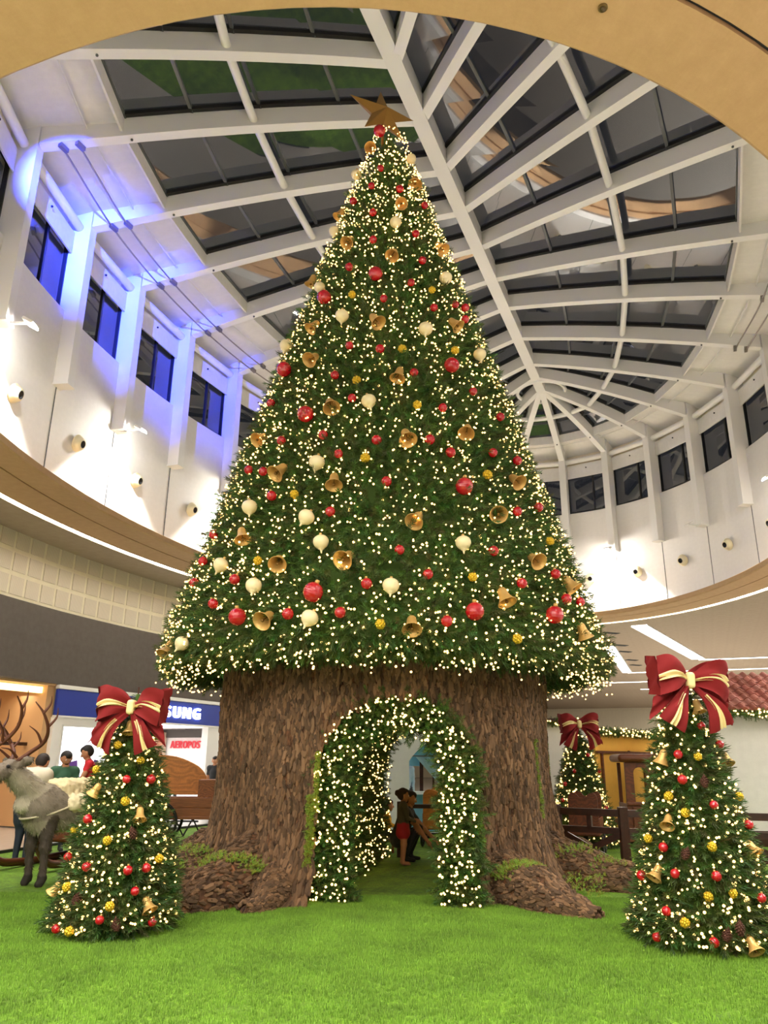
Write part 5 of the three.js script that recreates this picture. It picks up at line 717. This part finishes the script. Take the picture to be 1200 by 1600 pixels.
{ // yellow house with brown timbers behind the fence and its white neighbour
  const a = V(5.05, 0, -19.2), b = V(9.6, 0, -23.6), d = b.clone().sub(a), L = d.length(), turn = Math.atan2(-d.z, d.x);
  const t = thing('village_house', 'yellow toy-village house with brown timbers behind the back fir', 'house', a, turn);
  obj('wall', box(L, 2.3, 0.12, L / 2, 1.15, 0), std(0xffffff, 0.7, { map: grainTex([232, 178, 74], 7, 33) }), t);
  obj('timber', [box(L, 0.06, 0.06, L / 2, 1.86, 0.08), box(L, 0.12, 0.08, L / 2, 0.3, 0.08), ...[0.02, 0.34, 0.66].map(k => box(0.07, 1.6, 0.06, 0.1 + L * k, 1.06, 0.08)), box(0.06, 1.75, 0.05, 1.35, 1.05, 0.08, 0, 0, -0.22)], M.woodRed, t); obj('cornice', box(L, 0.1, 0.3, L / 2, 2.32, 0.05), M.woodDark, t);
  const g = (s) => a.clone().lerp(b, s).add(V(Math.sin(turn) * 0.2, 2.33, Math.cos(turn) * 0.2)); garland('garland along the yellow house', [g(0), g(0.35), g(0.7), g(1)], 900, 130, 62);
  const w = thing('village_house', 'white toy-village house front between trunk and yellow house', 'house', V(2.2, 0, -19.3), -0.02); obj('wall', box(2.85, 2.55, 0.12, 1.42, 1.27, 0), std(0xffffff, 0.7, { map: grainTex([226, 226, 224], 6, 35) }), w); obj('cornice', box(2.9, 0.08, 0.3, 1.42, 2.58, 0.05), M.woodDark, w);
  garland('garland along the white house front', [V(2.2, 2.56, -19.1), V(3.5, 2.54, -19.1), V(5.05, 2.52, -19.1)], 500, 70, 63);
}
{ // white wall with a blue arched alcove, seen through the doorway
  const t = thing('village_house', 'white house front with blue arched alcove beyond the tree doorway', 'house', V(-2.2, 0, -19.6)), W = 4.5, blue = std(0xffffff, 0.7, { map: grainTex([120, 186, 214], 6, 37) });
  const s = new THREE.Shape(); s.moveTo(0, 0); s.lineTo(W, 0); s.lineTo(W, 3.2); s.lineTo(0, 3.2); s.closePath(); const h = new THREE.Path(); h.moveTo(2.86, 0.02); h.lineTo(2.86, 1.62); h.quadraticCurveTo(3.2, 2.12, 3.75, 2.16); h.quadraticCurveTo(4.2, 2.12, 4.42, 1.7); h.lineTo(4.42, 0.02); h.closePath(); s.holes.push(h);
  obj('wall', prism(s, 0.12), std(0xffffff, 0.7, { map: grainTex([224, 232, 232], 6, 38) }), t);
  obj('alcove', [box(1.7, 0.86, 0.1, 3.64, 0.43, -0.55), box(1.7, 0.9, 0.1, 3.64, 1.95, -0.9), box(0.75, 1.2, 0.1, 4.2, 1.2, -0.9), box(0.1, 2.2, 0.9, 4.5, 1.1, -0.45), box(1.7, 0.1, 0.9, 3.64, 2.25, -0.45)], blue, t); obj('sill', box(1.7, 0.06, 0.5, 3.64, 0.88, -0.4), std(0xdfeaea, 0.6), t);
  obj('window_post', [box(0.09, 0.75, 0.06, 3.2, 1.25, -0.85), box(0.05, 0.75, 0.05, 3.5, 1.25, -0.85)], M.woodDark, t);
  const P = [], I = [], n = 18, m = 12; for (let j = 0; j <= m; j++) for (let i = 0; i <= n; i++) { const u = i / n, v = j / m, x0 = 3.05, x1 = 4.35, cx = 3.95, w = 1 - v * 0.86; P.push(lerp(cx, lerp(x0, x1, u), w), 1.72 - 0.85 * v, -0.72 + 0.05 * Math.sin(u * 30) * (1 - v * 0.5)); } for (let j = 0; j < m; j++) for (let i = 0; i < n; i++) { const a = j * (n + 1) + i; I.push(a, a + n + 1, a + 1, a + 1, a + n + 1, a + n + 2); }
  const g = new THREE.BufferGeometry(); g.setAttribute('position', new THREE.Float32BufferAttribute(P, 3)); g.setIndex(I); g.computeVertexNormals(); const cm = phys(0xb9dbe8, { roughness: 1, transmission: 0.35, thickness: 0, side: THREE.DoubleSide }); obj('curtain', g, cm, t); obj('curtain_rod', bar(V(2.95, 1.74, -0.72), V(4.4, 1.74, -0.72), 0.015), M.steel, t);
}
// ---------- reindeer ----------
function reindeer(label, p, turn, c, headTurn, saddle) {   // faces +z
  const t = thing('reindeer', label, 'reindeer', p, turn), sx = Math.sin(headTurn), cx = Math.cos(headTurn), N0 = [0, 1.18, 0.62], Hd = [sx * 0.42, 1.45, 0.62 + cx * 0.42], hp = (f, u, s = 0) => [Hd[0] + sx * f + cx * s, Hd[1] + u, Hd[2] + cx * f - sx * s];
  const L = [[[0, 0.98, -0.5], [0, 0.98, 0.05], 0.27, 0.27, c.body], [[0, 0.98, 0.05], [0, 1.0, 0.5], 0.28, 0.26, c.body], [[0, 0.86, -0.3], [0, 0.84, 0.45], 0.2, 0.21, c.belly], [[0, 1.08, 0.5], [sx * 0.25, 1.32, 0.6 + cx * 0.25], 0.2, 0.14, c.neck], [[sx * 0.2, 1.2, 0.68], [sx * 0.3, 1.0, 0.78], 0.12, 0.09, c.beard], [[sx * 0.25, 1.32, 0.6 + cx * 0.25], Hd, 0.13, 0.115, c.neck],
    [hp(0.0, 0.02), hp(0.14, -0.02), 0.115, 0.095, c.face], [hp(0.14, -0.03), hp(0.34, -0.14), 0.085, 0.066, c.face], [hp(0.33, -0.14), hp(0.37, -0.15), 0.066, 0.062, c.nose], [[0, 1.08, -0.72], [0, 0.98, -0.8], 0.06, 0.05, c.beard]];
  for (const s of [-1, 1]) {
    L.push([[s * 0.13, 0.85, 0.42], [s * 0.14, 0.48, 0.44], 0.115, 0.062, c.leg], [[s * 0.14, 0.48, 0.44], [s * 0.14, 0.1, 0.42], 0.058, 0.042, c.leg], [[s * 0.14, 0.1, 0.42], [s * 0.14, 0.035, 0.46], 0.05, 0.055, c.hoof]);
    L.push([[s * 0.14, 0.92, -0.5], [s * 0.16, 0.66, -0.4], 0.19, 0.11, c.body], [[s * 0.16, 0.66, -0.4], [s * 0.15, 0.42, -0.62], 0.09, 0.055, c.leg], [[s * 0.15, 0.42, -0.62], [s * 0.15, 0.1, -0.56], 0.05, 0.042, c.leg], [[s * 0.15, 0.1, -0.56], [s * 0.15, 0.035, -0.5], 0.05, 0.055, c.hoof]);
    L.push([hp(-0.06, 0.07, s * 0.1), hp(-0.1, 0.12, s * 0.2), 0.035, 0.05, c.ear], [hp(-0.1, 0.12, s * 0.2), hp(-0.12, 0.13, s * 0.29), 0.05, 0.012, c.ear]);
  }
  obj('body', [capsules(L, 0.022, 0.06, 0.016), tint(sphere(0.026, ...hp(0.1, 0.045, 0.088), 10, 8), '#0c0806'), tint(sphere(0.026, ...hp(0.1, 0.045, -0.088), 10, 8), '#0c0806'), ], bodyMat, t);
  { const r = rng(14), list = []; const src = t.children[0].geometry, P = src.attributes.position, Nn = src.attributes.normal, C = src.attributes.color, hair = new THREE.BufferGeometry(); hair.setAttribute('position', new THREE.Float32BufferAttribute([-0.004, 0, 0, 0.004, 0, 0, 0, 0.05, 0], 3)); hair.computeVertexNormals(); for (let k = 0; k < 9000; k++) { const i = Math.floor(r() * P.count), p = V(P.getX(i), P.getY(i), P.getZ(i)); if (p.y < 0.15) continue; const q = 0.75 + 0.5 * r(); list.push({ p, d: V(Nn.getX(i) + (r() - 0.5) * 0.5, Nn.getY(i) - 0.9, Nn.getZ(i) - 0.7), s: 0.6 + 0.5 * r(), c: new THREE.Color().setRGB(C.getX(i) * q, C.getY(i) * q, C.getZ(i) * q), a: r() * 6 }); } sprigField('fur', list, hair, t, M.needle); }
  const am = std(0x5a2f1a, 0.6);
  for (const s of [-1, 1]) { const q = (f, u, o) => V(...hp(f, u, s * o)), a = [q(-0.04, 0.1, 0.05), q(-0.14, 0.22, 0.16), q(-0.2, 0.36, 0.34), q(-0.14, 0.52, 0.46), q(-0.02, 0.72, 0.48), q(0.08, 0.86, 0.42)];
    const tines = [[q(-0.02, 0.16, 0.08), q(0.12, 0.26, 0.1), q(0.22, 0.28, 0.06)], [q(-0.19, 0.34, 0.31), q(-0.1, 0.48, 0.3), q(0.0, 0.56, 0.26)], [q(-0.13, 0.54, 0.46), q(-0.22, 0.68, 0.5), q(-0.22, 0.8, 0.5)], [q(-0.02, 0.72, 0.48), q(-0.08, 0.84, 0.52), q(-0.08, 0.94, 0.52)], [q(-0.17, 0.28, 0.24), q(-0.28, 0.4, 0.26), q(-0.3, 0.5, 0.28)]];
    const A = obj('antler', taperTube(a, [0.03, 0.028, 0.026, 0.023, 0.018, 0.007], 8, 30), am, t); for (const k of tines) obj('tine', taperTube(k, [0.02, 0.014, 0.004], 7, 10), am, A); }
  if (saddle) {
    const S = [[[-0.1, 1.2, -0.5], [-0.1, 1.2, 0.2], 0.14, 0.14, '#e0cfa4'], [[0.1, 1.2, -0.5], [0.1, 1.2, 0.2], 0.14, 0.14, '#e0cfa4'], [[-0.25, 1.02, -0.4], [-0.25, 1.02, 0.15], 0.12, 0.12, '#e6d8b2'], [[0.25, 1.02, -0.4], [0.25, 1.02, 0.15], 0.12, 0.12, '#e6d8b2']];
    obj('fleece_pad', capsules(S, 0.02, 0.08, 0.03), bodyMat, t); obj('harness', tube([V(0.28, 1.02, 0.1), V(0.24, 0.9, 0.5), V(0, 0.84, 0.76), V(-0.24, 0.9, 0.5), V(-0.28, 1.02, 0.1)], 0.015, 6, 30), std(0xd8cdb0, 0.7), t);
  }
  return t;
}
reindeer('grey life-size reindeer with cream fleece pad and antlers', V(-4.38, 0, -11.55), -0.5, { body: '#8d8273', belly: '#a49a86', neck: '#b3a995', beard: '#c9c0ac', face: '#7a6f60', nose: '#15100c', leg: '#4c4239', hoof: '#2a241e', ear: '#6d6252' }, 0.0, true);
reindeer('dark brown reindeer cropped by the left edge', V(-5.52, 0, -9.95), 1.25, { body: '#4a382b', belly: '#5c4938', neck: '#3d2d22', beard: '#2a1d15', face: '#4b3a2c', nose: '#15100c', leg: '#4c4239', hoof: '#2a241e', ear: '#3d2d22' }, -0.9, false);
// ---------- people ----------
const SKIN = '#b9825f';
person('small girl in camouflage jacket and red skirt under the tree doorway', V(0.36, 0, -13.65), Math.PI / 2 + 0.1, 1.14, { el: [0.12, 0.63, 0.05], wl: [0.08, 0.6, 0.18], er: [-0.12, 0.63, 0.05], wr: [-0.08, 0.58, 0.18] }, { skin: SKIN, top: '#4a4530', bottom: '#a3141f', leg: SKIN, shoe: '#a87454', hair: '#2a1710' }, { skirt: true, bun: true, head: 1.3, nod: 0.1 });
person('adult in dark clothes crouching behind the girl, arm reaching out', V(0.42, 0, -14.2), Math.PI / 2 - 0.2, 1.68, { pelvis: [0, 0.2, -0.08], waist: [0, 0.28, -0.05], chest: [0, 0.4, 0.0], neck: [0, 0.49, 0.03], head: [0, 0.585, 0.05], sl: [0.1, 0.46, 0.02], sr: [-0.1, 0.46, 0.02], el: [0.13, 0.34, 0.12], wl: [0.1, 0.22, 0.26], er: [-0.13, 0.36, 0.12], wr: [-0.11, 0.2, 0.24], hl: [0.06, 0.19, -0.06], kl: [0.1, 0.3, 0.12], al: [0.09, 0.04, 0.02], hr: [-0.06, 0.19, -0.06], kr: [-0.1, 0.28, 0.12], ar: [-0.09, 0.04, 0.0] }, { skin: SKIN, top: '#23251f', bottom: '#20242b', sleeve: SKIN, shoe: '#1a1a1a', hair: '#20140e' }, { nod: 0.2 });
person('child in yellow shirt and red shoes sitting by the doorway', V(0.14, 0, -15.5), Math.PI / 2, 1.1, { pelvis: [0, 0.3, -0.05], waist: [0, 0.4, -0.05], chest: [0, 0.52, -0.04], neck: [0, 0.62, -0.03], head: [0, 0.73, 0], sl: [0.1, 0.58, -0.03], sr: [-0.1, 0.58, -0.03], el: [0.13, 0.43, 0.03], wl: [0.08, 0.4, 0.15], er: [-0.13, 0.43, 0.03], wr: [-0.08, 0.4, 0.15], hl: [0.06, 0.29, -0.03], kl: [0.06, 0.3, 0.2], al: [0.06, 0.05, 0.22], hr: [-0.06, 0.29, -0.03], kr: [-0.06, 0.3, 0.2], ar: [-0.06, 0.05, 0.22] }, { skin: SKIN, top: '#e0a412', bottom: '#22262e', shoe: '#b0281e', hair: '#20140e' }, { head: 1.3 });
{ const t = thing('wooden_stool', 'low wooden stool under the child in yellow', 'stool', V(0.09, 0, -15.5)); obj('seat', rbox(0.34, 0.04, 0.34, 0.012, 0, 0.21, 0), M.wood, t); for (const x of [-0.13, 0.13]) for (const z of [-0.13, 0.13]) obj('leg', rbox(0.04, 0.2, 0.04, 0.006, x, 0.1, z), M.wood, t); }
person('man in pale blue shirt behind the blue alcove window', V(0.62, 0, -21.6), 0.2, 1.76, {}, { skin: SKIN, top: '#b9cbe0', bottom: '#2a2f3a', shoe: '#222', hair: '#1a110c' });
person('man in beige printed T-shirt seen from behind the reindeer', V(-5.72, 0, -13.3), Math.PI - 0.3, 1.72, { chest: [0, 0.72, 0.05], neck: [0, 0.81, 0.07], head: [0, 0.89, 0.12], sl: [0.115, 0.78, 0.05], sr: [-0.115, 0.78, 0.05], el: [0.16, 0.63, 0.1], er: [-0.16, 0.63, 0.1], wl: [0.1, 0.55, 0.22], wr: [-0.1, 0.55, 0.22] }, { skin: SKIN, top: '#d8cdb8', bottom: '#1d2735', shoe: '#222', hair: '#241812' }, { girth: 1.35, nod: 0.4 });
person('bearded man in dark green shirt looking down beside the boy', V(-5.9, 0, -15.1), 0.5, 1.72, { el: [0.13, 0.64, 0.06], wl: [0.06, 0.58, 0.18] }, { skin: SKIN, top: '#2f5a40', bottom: '#22262e', shoe: '#222', hair: '#140d09', beard: '#20140f' }, { nod: 0.35, look: 0.3, girth: 1.1 });
person('boy in red T-shirt sitting high behind the small fir', V(-5.02, 0.98, -13.95), -1.25, 1.32, { pelvis: [0, 0.12, -0.02], waist: [0, 0.21, -0.02], chest: [0, 0.34, 0.0], neck: [0, 0.44, 0.03], head: [0, 0.54, 0.06], sl: [0.1, 0.41, 0.01], sr: [-0.1, 0.41, 0.01], el: [0.13, 0.28, 0.06], wl: [0.1, 0.16, 0.13], er: [-0.13, 0.28, 0.06], wr: [-0.1, 0.16, 0.13], hl: [0.06, 0.11, 0.02], kl: [0.07, 0.1, 0.25], al: [0.07, -0.08, 0.36], hr: [-0.06, 0.11, 0.02], kr: [-0.07, 0.12, 0.25], ar: [-0.07, -0.06, 0.36] }, { skin: SKIN, top: '#c01626', sleeve: SKIN, bottom: '#1b1f2c', shoe: '#3a3432', hair: '#17100c' }, { head: 1.2, nod: 0.4 });
person('person in navy walking inside the bright shop', shopAt(8.6, 0, -3.3), FTURN - 0.9, 1.7, {}, { skin: SKIN, top: '#27365c', bottom: '#22262e', shoe: '#222', hair: '#5a2a1c' });
person('person in black at the edge of the trunk by the shop', shopAt(6.05, 0, 0.5), FTURN - 1.2, 1.7, {}, { skin: SKIN, top: '#16171a', bottom: '#22262e', sleeve: SKIN, shoe: '#222', hair: '#17100c' });
renderer.render(scene, camera);
